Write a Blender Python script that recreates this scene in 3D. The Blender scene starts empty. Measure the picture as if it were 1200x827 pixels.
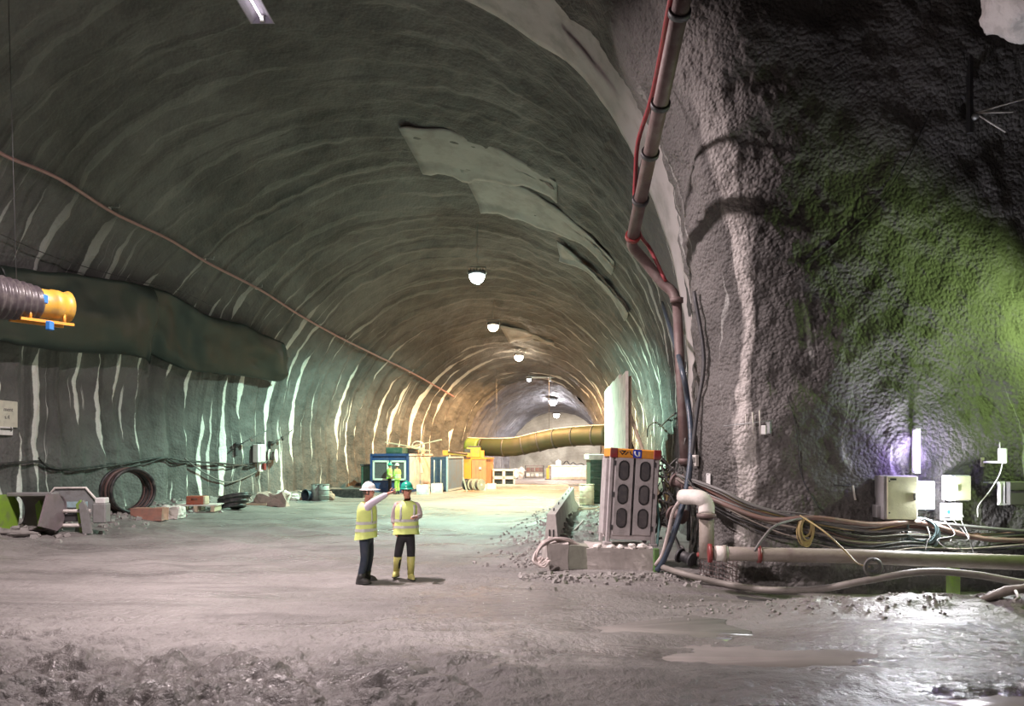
import bpy, bmesh, math, random
import numpy as np
from mathutils import Vector, Matrix, Quaternion
from mathutils.bvhtree import BVHTree

random.seed(7)
PI = math.pi
SC = bpy.context.scene
COL = SC.collection

# ------------------------------------------------------------------ camera
CAM_H = 2.25
F = 800.0            # focal length in pixels of the 1200 px wide frame
HOR = 532.0          # horizon row
cam_d = bpy.data.cameras.new('camera')
cam = bpy.data.objects.new('camera', cam_d)
COL.objects.link(cam)
cam.location = (0, 0, CAM_H)
cam.rotation_euler = (PI / 2, 0, 0)
cam_d.sensor_width = 36.0
cam_d.lens = 24.0
cam_d.shift_y = (HOR - 413.5) / 1200.0
cam_d.clip_end = 300
SC.camera = cam

# ------------------------------------------------------------------ world (underground: no daylight)
world = bpy.data.worlds.new('World')
SC.world = world
world.use_nodes = True
world.node_tree.nodes['Background'].inputs[0].default_value = (0.004, 0.0045, 0.005, 1)
world.node_tree.nodes['Background'].inputs[1].default_value = 1.0

SC.view_settings.view_transform = 'Standard'
SC.view_settings.look = 'None'
SC.view_settings.gamma = 1.0
SC.view_settings.use_curve_mapping = False
SC.view_settings.exposure = -0.55

# ------------------------------------------------------------------ light levels (the lamps themselves are built further down)
LIGHTS = {
    'roof1': (24000, (0.58, 1.0, 0.78)),
    'roof2': (14000, (1.0, 0.52, 0.20)),
    'roof3': (15000, (1.0, 0.54, 0.22)),
    'roof4': (60, (0.85, 0.92, 1.0)),
    'roof5': (4000, (0.92, 0.90, 1.0)),
    'roof6': (3600, (1.0, 0.91, 0.78)),
    'near_tube': (4300, (1.0, 0.84, 0.85)),
    'wall_flood': (750, (0.95, 0.96, 1.0)),
    'wall_tube': (70, (0.45, 0.30, 1.0)),
    'green': (900, (0.66, 1.0, 0.30)),
    'mast': (5600, (1.0, 0.85, 0.85)),
}

def point_light(name, loc, key, r=0.15, parent=None):
    e, c = LIGHTS[key]
    d = bpy.data.lights.new(name, 'POINT')
    d.energy = e; d.color = c; d.shadow_soft_size = r
    o = bpy.data.objects.new(name, d); COL.objects.link(o)
    o.location = loc
    if parent is not None:
        o.parent = parent
    return o

def spot_light(name, loc, target, key, size=150, blend=0.4, r=0.15, parent=None):
    e, c = LIGHTS[key]
    d = bpy.data.lights.new(name, 'SPOT')
    d.energy = e; d.color = c; d.shadow_soft_size = r
    d.spot_size = math.radians(size); d.spot_blend = blend
    o = bpy.data.objects.new(name, d); COL.objects.link(o)
    o.location = loc
    o.rotation_euler = (Vector(target)).to_track_quat('-Z', 'Y').to_euler()
    if parent is not None:
        o.parent = parent
    return o

def area_light(name, loc, direction, key, sx, sy, parent=None, rotz=0):
    e, c = LIGHTS[key]
    d = bpy.data.lights.new(name, 'AREA')
    d.shape = 'RECTANGLE'; d.size = sx; d.size_y = sy
    d.energy = e; d.color = c
    o = bpy.data.objects.new(name, d); COL.objects.link(o)
    o.location = loc
    o.rotation_euler = Vector(direction).to_track_quat('-Z', 'Y').to_euler()
    if parent is not None:
        o.parent = parent
    return o

# ------------------------------------------------------------------ numpy noise
_rng = np.random.RandomState(11)
_perm = _rng.permutation(512)
_val = _rng.rand(512) * 2 - 1
def _h(ix, iy, iz):
    a = _perm[ix & 511]
    a = _perm[(a + iy) & 511]
    a = _perm[(a + iz) & 511]
    return _val[a]
def vnoise(x, y, z=None):
    x = np.asarray(x, float); y = np.asarray(y, float)
    z = np.zeros_like(x) if z is None else np.asarray(z, float) + np.zeros_like(x)
    ix = np.floor(x).astype(int); iy = np.floor(y).astype(int); iz = np.floor(z).astype(int)
    fx = x - ix; fy = y - iy; fz = z - iz
    fx = fx * fx * (3 - 2 * fx); fy = fy * fy * (3 - 2 * fy); fz = fz * fz * (3 - 2 * fz)
    def L(a, b, t): return a + (b - a) * t
    return L(L(L(_h(ix, iy, iz), _h(ix + 1, iy, iz), fx), L(_h(ix, iy + 1, iz), _h(ix + 1, iy + 1, iz), fx), fy),
             L(L(_h(ix, iy, iz + 1), _h(ix + 1, iy, iz + 1), fx), L(_h(ix, iy + 1, iz + 1), _h(ix + 1, iy + 1, iz + 1), fx), fy), fz)
def fbm(x, y, z=None, o=4):
    s = 0; a = 1.0
    for k in range(o):
        f = 2 ** k
        s = s + a * vnoise(x * f + 17.3 * k, y * f + 5.1 * k, None if z is None else z * f + 9.7 * k)
        a *= 0.5
    return s

# ------------------------------------------------------------------ materials
MATS = {}
def _nt(name):
    m = bpy.data.materials.new(name); m.use_nodes = True
    nt = m.node_tree
    b = nt.nodes['Principled BSDF']
    return m, nt, b
def N(nt, typ, **kw):
    n = nt.nodes.new(typ)
    for k, v in kw.items():
        setattr(n, k, v)
    return n
def mixc(nt, fac, a, b, mode='MIX'):
    n = nt.nodes.new('ShaderNodeMix'); n.data_type = 'RGBA'; n.blend_type = mode
    for sock, v in ((n.inputs[0], fac), (n.inputs[6], a), (n.inputs[7], b)):
        if isinstance(v, (int, float)): sock.default_value = v
        elif isinstance(v, tuple): sock.default_value = (*v[:3], 1)
        else: nt.links.new(v, sock)
    return n.outputs[2]
def mathn(nt, op, a, b=None, c=None, clamp=False):
    n = nt.nodes.new('ShaderNodeMath'); n.operation = op; n.use_clamp = clamp
    for i, v in enumerate((a, b, c)):
        if v is None: continue
        if isinstance(v, (int, float)): n.inputs[i].default_value = v
        else: nt.links.new(v, n.inputs[i])
    return n.outputs[0]
def ramp(nt, fac, lo, hi):
    n = nt.nodes.new('ShaderNodeMapRange'); n.clamp = True; n.interpolation_type = 'SMOOTHSTEP'
    nt.links.new(fac, n.inputs[0])
    n.inputs[1].default_value = lo; n.inputs[2].default_value = hi
    return n.outputs[0]
def noise(nt, vec, scale, detail=4, rough=0.55, dist=0.0):
    n = nt.nodes.new('ShaderNodeTexNoise')
    n.inputs['Scale'].default_value = scale; n.inputs['Detail'].default_value = detail
    n.inputs['Roughness'].default_value = rough; n.inputs['Distortion'].default_value = dist
    if vec is not None: nt.links.new(vec, n.inputs['Vector'])
    return n.outputs['Fac']
def objco(nt):
    return nt.nodes.new('ShaderNodeTexCoord').outputs['Object']
def mat(name, col, rough=0.6, metal=0.0, dirt=0.25, scale=6.0, bump=0.15, dirtcol=None, emit=None, estr=0.0, bscale=None):
    """painted / worn surface: base colour broken by procedural dirt and fine relief"""
    if name in MATS: return MATS[name]
    m, nt, b = _nt(name)
    co = objco(nt)
    f = noise(nt, co, scale, 5, 0.6)
    fac = mathn(nt, 'MULTIPLY', ramp(nt, f, 0.42, 0.68), dirt)
    dc = dirtcol or (0.17, 0.155, 0.14)
    nt.links.new(mixc(nt, fac, col, dc), b.inputs['Base Color'])
    b.inputs['Roughness'].default_value = rough
    b.inputs['Metallic'].default_value = metal
    if bump:
        bn = N(nt, 'ShaderNodeBump'); bn.inputs['Strength'].default_value = bump; bn.inputs['Distance'].default_value = 0.02
        nt.links.new(noise(nt, co, bscale or scale * 5, 3), bn.inputs['Height'])
        nt.links.new(bn.outputs[0], b.inputs['Normal'])
    if emit:
        b.inputs['Emission Color'].default_value = (*emit, 1); b.inputs['Emission Strength'].default_value = estr
    MATS[name] = m
    return m

def shotcrete(name, base, base2, streak_amt, bumpd, pebble, streak_thr=0.47, ringamt=1.0, crest=None):
    m, nt, b = _nt(name)
    uv = N(nt, 'ShaderNodeUVMap'); uv.uv_map = 'ring'
    sep = N(nt, 'ShaderNodeSeparateXYZ'); nt.links.new(uv.outputs[0], sep.inputs[0])
    u, v = sep.outputs[0], sep.outputs[1]
    co = objco(nt)
    # large cloudy tone variation of the sprayed concrete
    f1 = noise(nt, co, 0.35, 5, 0.6)
    c = mixc(nt, ramp(nt, f1, 0.35, 0.68), base, base2)
    # damp dark runs, stretched along the rings
    cb = N(nt, 'ShaderNodeCombineXYZ')
    nt.links.new(mathn(nt, 'MULTIPLY', u, 0.10), cb.inputs[0]); nt.links.new(mathn(nt, 'MULTIPLY', v, 1.7), cb.inputs[1])
    f2 = noise(nt, cb.outputs[0], 1.0, 4, 0.6, 0.3)
    c = mixc(nt, mathn(nt, 'MULTIPLY', ramp(nt, f2, 0.52, 0.66), 0.5 * ringamt), c, tuple(x * 0.30 for x in base))
    # pale mineral runs along the ring edges
    fr = mathn(nt, 'FRACT', v)
    fl = mathn(nt, 'FLOOR', v)
    dist = mathn(nt, 'ABSOLUTE', mathn(nt, 'SUBTRACT', fr, 0.80))
    cb2 = N(nt, 'ShaderNodeCombineXYZ')
    nt.links.new(mathn(nt, 'MULTIPLY', u, 0.14), cb2.inputs[0]); nt.links.new(mathn(nt, 'MULTIPLY', fl, 7.31), cb2.inputs[1])
    f3 = noise(nt, cb2.outputs[0], 1.0, 3, 0.6)
    wdt = mathn(nt, 'MULTIPLY', ramp(nt, f3, streak_thr, streak_thr + 0.14), 0.20)
    line = mathn(nt, 'SUBTRACT', wdt, dist)
    fine = noise(nt, co, 7.0, 4, 0.65)
    line = mathn(nt, 'ADD', line, mathn(nt, 'MULTIPLY', mathn(nt, 'SUBTRACT', fine, 0.5), 0.06))
    sz = N(nt, 'ShaderNodeSeparateXYZ'); nt.links.new(co, sz.inputs[0])
    hi = N(nt, 'ShaderNodeMapRange'); hi.clamp = True; nt.links.new(sz.outputs[2], hi.inputs[0])
    hi.inputs[1].default_value = 6.0; hi.inputs[2].default_value = 10.5; hi.inputs[3].default_value = 1.0; hi.inputs[4].default_value = 0.07
    hi = mathn(nt, 'MULTIPLY', hi.outputs[0], streak_amt)
    stk = mathn(nt, 'MULTIPLY', ramp(nt, line, 0.0, 0.03), hi)
    c = mixc(nt, stk, c, (0.74, 0.74, 0.70))
    # thinner pale runs off the ring edge
    cb3 = N(nt, 'ShaderNodeCombineXYZ')
    nt.links.new(mathn(nt, 'MULTIPLY', u, 0.18), cb3.inputs[0]); nt.links.new(mathn(nt, 'MULTIPLY', v, 4.3), cb3.inputs[1])
    f4 = noise(nt, cb3.outputs[0], 1.0, 3, 0.55, 0.2)
    c = mixc(nt, mathn(nt, 'MULTIPLY', ramp(nt, f4, 0.635, 0.70), hi), c, (0.62, 0.62, 0.59))
    if crest:                       # pale noise-broken band down the corner of the rock nose
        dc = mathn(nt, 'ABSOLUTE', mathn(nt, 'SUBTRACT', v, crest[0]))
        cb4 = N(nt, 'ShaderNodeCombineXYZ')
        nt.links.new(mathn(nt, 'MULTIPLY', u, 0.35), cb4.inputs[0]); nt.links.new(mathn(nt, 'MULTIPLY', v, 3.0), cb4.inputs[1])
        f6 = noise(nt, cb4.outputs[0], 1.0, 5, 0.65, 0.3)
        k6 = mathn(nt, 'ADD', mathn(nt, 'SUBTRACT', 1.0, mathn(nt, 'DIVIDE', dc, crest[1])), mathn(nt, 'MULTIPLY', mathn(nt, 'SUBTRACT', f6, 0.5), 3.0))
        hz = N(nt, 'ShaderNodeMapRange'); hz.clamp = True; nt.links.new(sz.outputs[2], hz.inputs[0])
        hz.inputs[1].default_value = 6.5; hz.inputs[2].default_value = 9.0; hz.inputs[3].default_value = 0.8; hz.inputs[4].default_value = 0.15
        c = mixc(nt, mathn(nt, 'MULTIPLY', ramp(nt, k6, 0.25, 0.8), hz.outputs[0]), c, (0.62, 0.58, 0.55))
    # specks
    f5 = noise(nt, co, 22.0, 2, 0.6)
    c = mixc(nt, mathn(nt, 'MULTIPLY', ramp(nt, f5, 0.58, 0.72), 0.35), c, tuple(min(1, x * 1.9) for x in base))
    nt.links.new(c, b.inputs['Base Color'])
    b.inputs['Roughness'].default_value = 0.72
    bn = N(nt, 'ShaderNodeBump'); bn.inputs['Strength'].default_value = 0.9; bn.inputs['Distance'].default_value = bumpd
    vo = N(nt, 'ShaderNodeTexVoronoi'); vo.inputs['Scale'].default_value = pebble
    nt.links.new(co, vo.inputs['Vector'])
    h = mathn(nt, 'ADD', noise(nt, co, pebble * 0.45, 5, 0.65), mathn(nt, 'MULTIPLY', vo.outputs['Distance'], -0.45))
    nt.links.new(h, bn.inputs['Height'])
    nt.links.new(bn.outputs[0], b.inputs['Normal'])
    MATS[name] = m
    return m

def mud(name):
    m, nt, b = _nt(name)
    co = objco(nt)
    f1 = noise(nt, co, 0.22, 5, 0.6)
    c = mixc(nt, ramp(nt, f1, 0.36, 0.66), (0.19, 0.178, 0.17), (0.29, 0.272, 0.262))
    mp = N(nt, 'ShaderNodeMapping'); mp.inputs['Scale'].default_value = (0.35, 2.2, 1); mp.inputs['Rotation'].default_value = (0, 0, 0.12)
    nt.links.new(co, mp.inputs[0])
    f2 = noise(nt, mp.outputs[0], 0.8, 6, 0.65, 0.4)
    c = mixc(nt, mathn(nt, 'MULTIPLY', ramp(nt, f2, 0.50, 0.68), 0.45), c, (0.075, 0.07, 0.066))
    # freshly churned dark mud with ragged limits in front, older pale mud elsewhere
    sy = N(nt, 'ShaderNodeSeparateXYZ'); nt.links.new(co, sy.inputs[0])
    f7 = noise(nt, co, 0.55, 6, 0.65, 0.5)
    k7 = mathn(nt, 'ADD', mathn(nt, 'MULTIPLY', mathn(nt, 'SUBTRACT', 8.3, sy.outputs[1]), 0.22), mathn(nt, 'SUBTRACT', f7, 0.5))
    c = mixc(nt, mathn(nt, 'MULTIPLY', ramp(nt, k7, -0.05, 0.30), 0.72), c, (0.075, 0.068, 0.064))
    f3 = noise(nt, co, 14.0, 4, 0.7)
    c = mixc(nt, mathn(nt, 'MULTIPLY', ramp(nt, f3, 0.55, 0.7), 0.4), c, (0.07, 0.065, 0.06))
    nt.links.new(c, b.inputs['Base Color'])
    f4 = noise(nt, mp.outputs[0], 0.45, 4, 0.6, 0.3)
    rr = N(nt, 'ShaderNodeMapRange'); nt.links.new(f4, rr.inputs[0])
    rr.inputs[1].default_value = 0.38; rr.inputs[2].default_value = 0.62; rr.inputs[3].default_value = 0.22; rr.inputs[4].default_value = 0.62
    rg = rr.outputs[0]
    for wx, wy, wr in ((-0.2, 10.0, 2.3), (5.2, 7.4, 2.4)):          # standing wet patches
        vd = N(nt, 'ShaderNodeVectorMath', operation='DISTANCE'); nt.links.new(co, vd.inputs[0]); vd.inputs[1].default_value = (wx, wy, 0)
        k8 = mathn(nt, 'ADD', mathn(nt, 'SUBTRACT', 1.0, mathn(nt, 'DIVIDE', vd.outputs['Value'], wr)), mathn(nt, 'MULTIPLY', mathn(nt, 'SUBTRACT', noise(nt, co, 1.3, 5, 0.65), 0.5), 2.2))
        mx = N(nt, 'ShaderNodeMix'); nt.links.new(ramp(nt, k8, 0.15, 0.6), mx.inputs[0]); nt.links.new(rg, mx.inputs[2]); mx.inputs[3].default_value = 0.17
        rg = mx.outputs[0]
    nt.links.new(rg, b.inputs['Roughness'])
    bn = N(nt, 'ShaderNodeBump'); bn.inputs['Strength'].default_value = 0.9; bn.inputs['Distance'].default_value = 0.07
    h = mathn(nt, 'ADD', noise(nt, co, 9.0, 5, 0.65), mathn(nt, 'MULTIPLY', f2, 0.8))
    nt.links.new(h, bn.inputs['Height'])
    nt.links.new(bn.outputs[0], b.inputs['Normal'])
    MATS[name] = m
    return m

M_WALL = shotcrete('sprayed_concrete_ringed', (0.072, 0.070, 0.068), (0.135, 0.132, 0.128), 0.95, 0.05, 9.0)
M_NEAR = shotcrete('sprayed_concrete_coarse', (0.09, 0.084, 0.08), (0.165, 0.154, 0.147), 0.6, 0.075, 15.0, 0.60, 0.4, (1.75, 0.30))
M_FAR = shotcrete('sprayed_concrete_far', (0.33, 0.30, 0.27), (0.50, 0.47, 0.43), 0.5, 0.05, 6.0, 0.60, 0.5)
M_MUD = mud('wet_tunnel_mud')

# ------------------------------------------------------------------ object helpers
def tag(o, label=None, cat=None, group=None, kind=None):
    if label: o['label'] = label
    if cat: o['category'] = cat
    if group: o['group'] = group
    if kind: o['kind'] = kind
    return o
def empty(name, loc, label=None, cat=None, rz=0.0, group=None):
    o = bpy.data.objects.new(name, None); COL.objects.link(o)
    o.empty_display_size = 0.1
    o.location = loc; o.rotation_euler = (0, 0, rz)
    return tag(o, label, cat, group)
def link_mesh(name, me, parent=None, loc=None):
    o = bpy.data.objects.new(name, me); COL.objects.link(o)
    if parent is not None: o.parent = parent
    if loc is not None: o.location = loc
    return o
def copy_tree(o, parent=None):
    c = o.copy(); COL.objects.link(c)
    if parent is not None: c.parent = parent
    for ch in list(o.children):
        copy_tree(ch, c)
    return c

class MB:
    """collects shapes into one mesh"""
    def __init__(s): s.v = []; s.f = []; s.sm = []
    def add(s, vs, fs, smooth=False):
        n = len(s.v)
        s.v += [tuple(p) for p in vs]
        s.f += [tuple(i + n for i in f) for f in fs]
        s.sm += [smooth] * len(fs)
        return s
    def box(s, c, size, rot=None, bev=0.0, taper=1.0):
        hx, hy, hz = size[0] / 2, size[1] / 2, size[2] / 2
        if bev <= 0:
            vs = [Vector((sx * hx * (taper if sz > 0 else 1), sy * hy * (taper if sz > 0 else 1), sz * hz)) for sz in (-1, 1) for sy in (-1, 1) for sx in (-1, 1)]
            fs = [(0, 2, 3, 1), (4, 5, 7, 6), (0, 1, 5, 4), (2, 6, 7, 3), (0, 4, 6, 2), (1, 3, 7, 5)]
        else:
            vs = []; fs = []
            b = min(bev, hx * .9, hy * .9, hz * .9)
            idx = {}
            for sz in (-1, 1):
                for sy in (-1, 1):
                    for sx in (-1, 1):
                        for ax in range(3):
                            p = [sx * (hx - b), sy * (hy - b), sz * (hz - b)]
                            p[ax] = (sx * hx, sy * hy, sz * hz)[ax]
                            t = taper if sz > 0 else 1
                            p[0] *= t; p[1] *= t
                            idx[(sx, sy, sz, ax)] = len(vs); vs.append(Vector(p))
            for ax in range(3):
                o1, o2 = [(1, 2), (2, 0), (0, 1)][ax]
                for sg in (-1, 1):
                    q = []
                    for a, bb in ((-1, -1), (1, -1), (1, 1), (-1, 1)):
                        k = [0, 0, 0]; k[ax] = sg; k[o1] = a; k[o2] = bb
                        q.append(idx[(*k, ax)])
                    fs.append(tuple(q if sg > 0 else q[::-1]))
            for ax in range(3):       # edges parallel to ax
                o1, o2 = [(1, 2), (2, 0), (0, 1)][ax]
                for a in (-1, 1):
                    for bb in (-1, 1):
                        k0 = [0, 0, 0]; k0[o1] = a; k0[o2] = bb
                        k1 = list(k0); k0[ax] = -1; k1[ax] = 1
                        q = [idx[(*k0, o1)], idx[(*k1, o1)], idx[(*k1, o2)], idx[(*k0, o2)]]
                        fs.append(tuple(q[::-1] if a * bb > 0 else q))
            for sx in (-1, 1):
                for sy in (-1, 1):
                    for sz in (-1, 1):
                        q = [idx[(sx, sy, sz, a)] for a in range(3)]
                        fs.append(tuple(q if sx * sy * sz > 0 else q[::-1]))
        R = rot if rot is not None else Matrix.Identity(3)
        c = Vector(c)
        return s.add([R @ p + c for p in vs], fs)
    def cyl(s, p0, p1, r0, r1=None, seg=12, caps=True, smooth=True):
        return s.tube([p0, p1], [r0, r0 if r1 is None else r1], seg, caps, smooth)
    def tube(s, pts, r, seg=8, caps=True, smooth=True):
        pts = [Vector(p) for p in pts]
        n = len(pts)
        rs = r if isinstance(r, (list, tuple)) else [r] * n
        vs = []; fs = []
        t0 = (pts[1] - pts[0]).normalized()
        up = Vector((0, 0, 1)) if abs(t0.z) < 0.9 else Vector((1, 0, 0))
        a = t0.cross(up).normalized()
        for i, p in enumerate(pts):
            t = (pts[min(i + 1, n - 1)] - pts[max(i - 1, 0)])
            t = t.normalized() if t.length > 1e-9 else t0
            a = (a - t * a.dot(t))
            a = a.normalized() if a.length > 1e-6 else t.orthogonal().normalized()
            b = t.cross(a)
            for k in range(seg):
                an = 2 * PI * k / seg
                vs.append(p + (a * math.cos(an) + b * math.sin(an)) * rs[i])
        for i in range(n - 1):
            for k in range(seg):
                k2 = (k + 1) % seg
                fs.append((i * seg + k, i * seg + k2, (i + 1) * seg + k2, (i + 1) * seg + k))
        s.add(vs, fs, smooth)
        if caps:
            s.add(vs[:seg], [tuple(range(seg))[::-1]])
            s.add(vs[-seg:], [tuple(range(seg))])
        return s
    def loft(s, rings, closed=True, caps=True, smooth=True):
        m = len(rings[0]); vs = [p for r in rings for p in r]; fs = []
        for i in range(len(rings) - 1):
            for k in range(m if closed else m - 1):
                k2 = (k + 1) % m
                fs.append((i * m + k, i * m + k2, (i + 1) * m + k2, (i + 1) * m + k))
        s.add(vs, fs, smooth)
        if caps and closed:
            s.add(rings[0], [tuple(range(m))[::-1]]); s.add(rings[-1], [tuple(range(m))])
        return s
    def prism(s, poly, p0, ax, ay, d):
        """polygon in the plane (ax, ay) at p0, extruded along d"""
        p0 = Vector(p0); ax = Vector(ax); ay = Vector(ay); d = Vector(d)
        A = [p0 + ax * x + ay * y for x, y in poly]; B = [p + d for p in A]
        n = len(A)
        fs = [tuple(range(n))[::-1], tuple(range(n, 2 * n))]
        fs += [(i, (i + 1) % n, n + (i + 1) % n, n + i) for i in range(n)]
        return s.add(A + B, fs)
    def ball(s, c, r, seg=10, ring=7, jit=0.0, rnd=None):
        c = Vector(c); r = Vector(r) if isinstance(r, (tuple, list, Vector)) else Vector((r, r, r))
        vs = []; fs = []
        for i in range(ring + 1):
            th = PI * i / ring
            for k in range(seg):
                ph = 2 * PI * k / seg
                j = 1 + ((rnd or random).uniform(-jit, jit) if jit else 0)
                vs.append(c + Vector((r.x * math.sin(th) * math.cos(ph), r.y * math.sin(th) * math.sin(ph), -r.z * math.cos(th))) * j if False else
                          c + Vector((r.x * j * math.sin(th) * math.cos(ph), r.y * j * math.sin(th) * math.sin(ph), -r.z * j * math.cos(th))))
        for i in range(ring):
            for k in range(seg):
                k2 = (k + 1) % seg
                fs.append((i * seg + k, i * seg + k2, (i + 1) * seg + k2, (i + 1) * seg + k))
        return s.add(vs, fs, not jit)
    def build(s, name, m, parent=None, world=False, loc=None):
        off = Vector(parent.location) if (world and parent is not None) else Vector((0, 0, 0))
        if world and parent is not None and parent.parent is not None:
            off = off + Vector(parent.parent.location)
        if loc is not None:
            off = Vector(loc)
        me = bpy.data.meshes.new(name)
        me.from_pydata([(p[0] - off[0], p[1] - off[1], p[2] - off[2]) for p in s.v], [], s.f)
        me.polygons.foreach_set('use_smooth', s.sm)
        me.materials.append(m)
        bm = bmesh.new(); bm.from_mesh(me)
        bmesh.ops.remove_doubles(bm, verts=bm.verts, dist=1e-5)
        bmesh.ops.recalc_face_normals(bm, faces=bm.faces)
        bm.to_mesh(me); bm.free(); me.update()
        return link_mesh(name, me, parent, loc)

def smooth_path(pts, n=8):
    """Catmull-Rom through the points"""
    pts = [Vector(p) for p in pts]
    P = [pts[0] * 2 - pts[1]] + pts + [pts[-1] * 2 - pts[-2]]
    out = []
    for i in range(1, len(P) - 2):
        for k in range(n):
            t = k / n
            a, b, c, d = P[i - 1], P[i], P[i + 1], P[i + 2]
            out.append(0.5 * ((2 * b) + (c - a) * t + (2 * a - 5 * b + 4 * c - d) * t * t + (3 * b - a - 3 * c + d) * t ** 3))
    out.append(pts[-1])
    return out
def at(px, py, Y):
    """point at depth Y that the photograph shows at pixel (px, py)"""
    return Vector(((px - 600) * Y / F, Y, CAM_H - (py - HOR) * Y / F))
def gnd(px, py):
    Y = CAM_H * F / (py - HOR)
    return Vector(((px - 600) * Y / F, Y, 0.0))
def rotz(a): return Matrix.Rotation(a, 3, 'Z')
def rot(ax, a): return Matrix.Rotation(a, 3, ax)
# ------------------------------------------------------------------ tunnel shell: arches lofted along the tunnel
def cr_interp(vals, t):
    """Catmull-Rom of station rows at real index t"""
    vals = np.asarray(vals, float); n = len(vals)
    i = np.clip(np.floor(t).astype(int), 0, n - 2); f = (t - i)[:, None]
    g = lambda k: vals[np.clip(k, 0, n - 1)]
    a, b, c, d = g(i - 1), g(i), g(i + 1), g(i + 2)
    return 0.5 * (2 * b + (c - a) * f + (2 * a - 5 * b + 4 * c - d) * f ** 2 + (3 * b - a - 3 * c + d) * f ** 3)

def arch_grid(stations, nv, nu):
    """stations: (Rx, Ry, Lx, Ly, H, h0, n). returns points [nv, nu, 3], arc u, length v"""
    st = np.array(stations, float)
    t = np.linspace(0, len(st) - 1, nv * 3)
    S = cr_interp(st, t)
    mid = np.stack([(S[:, 0] + S[:, 2]) / 2, (S[:, 1] + S[:, 3]) / 2], 1)
    wgt = 0.5 * np.hypot(np.diff(S[:, 0]), np.diff(S[:, 1])) + 0.5 * np.hypot(np.diff(S[:, 2]), np.diff(S[:, 3]))
    ln = np.concatenate([[0], np.cumsum(wgt)])
    vv = np.linspace(0, ln[-1], nv)
    S = np.stack([np.interp(vv, ln, S[:, k]) for k in range(S.shape[1])], 1)
    G = np.zeros((nv, nu, 3)); U = np.zeros((nv, nu))
    for i in range(nv):
        Rx, Ry, Lx, Ly, H, h0, n = S[i]
        th = np.linspace(0, PI, 260)
        e = 2.0 / n
        cs = np.sign(np.cos(th)) * np.abs(np.cos(th)) ** e; sn = np.abs(np.sin(th)) ** e
        mx, my = (Rx + Lx) / 2, (Ry + Ly) / 2; hx, hy = (Rx - Lx) / 2, (Ry - Ly) / 2
        foot = np.linspace(-0.6, h0, 30)[:-1]
        # slight inward foot so that walls bow out a little as they rise
        bow = 1 - 0.012 * np.clip((h0 - foot) / max(h0, .1), 0, 1) ** 2
        x = np.concatenate([mx + hx * bow, mx + hx * cs, (mx - hx * bow)[::-1]])
        y = np.concatenate([my + hy * bow, my + hy * cs, (my - hy * bow)[::-1]])
        z = np.concatenate([foot, h0 + (H - h0) * sn, foot[::-1]])
        d = np.concatenate([[0], np.cumsum(np.sqrt(np.diff(x) ** 2 + np.diff(y) ** 2 + np.diff(z) ** 2))])
        q = np.linspace(0, d[-1], nu)
        G[i, :, 0] = np.interp(q, d, x); G[i, :, 1] = np.interp(q, d, y); G[i, :, 2] = np.interp(q, d, z)
        U[i] = q
    V = np.repeat(vv[:, None], nu, 1)
    return G, U, V

def grid_normals(G):
    du = np.gradient(G, axis=1); dv = np.gradient(G, axis=0)
    n = np.cross(du, dv); n /= np.linalg.norm(n, axis=2, keepdims=True) + 1e-9
    return n

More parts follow.
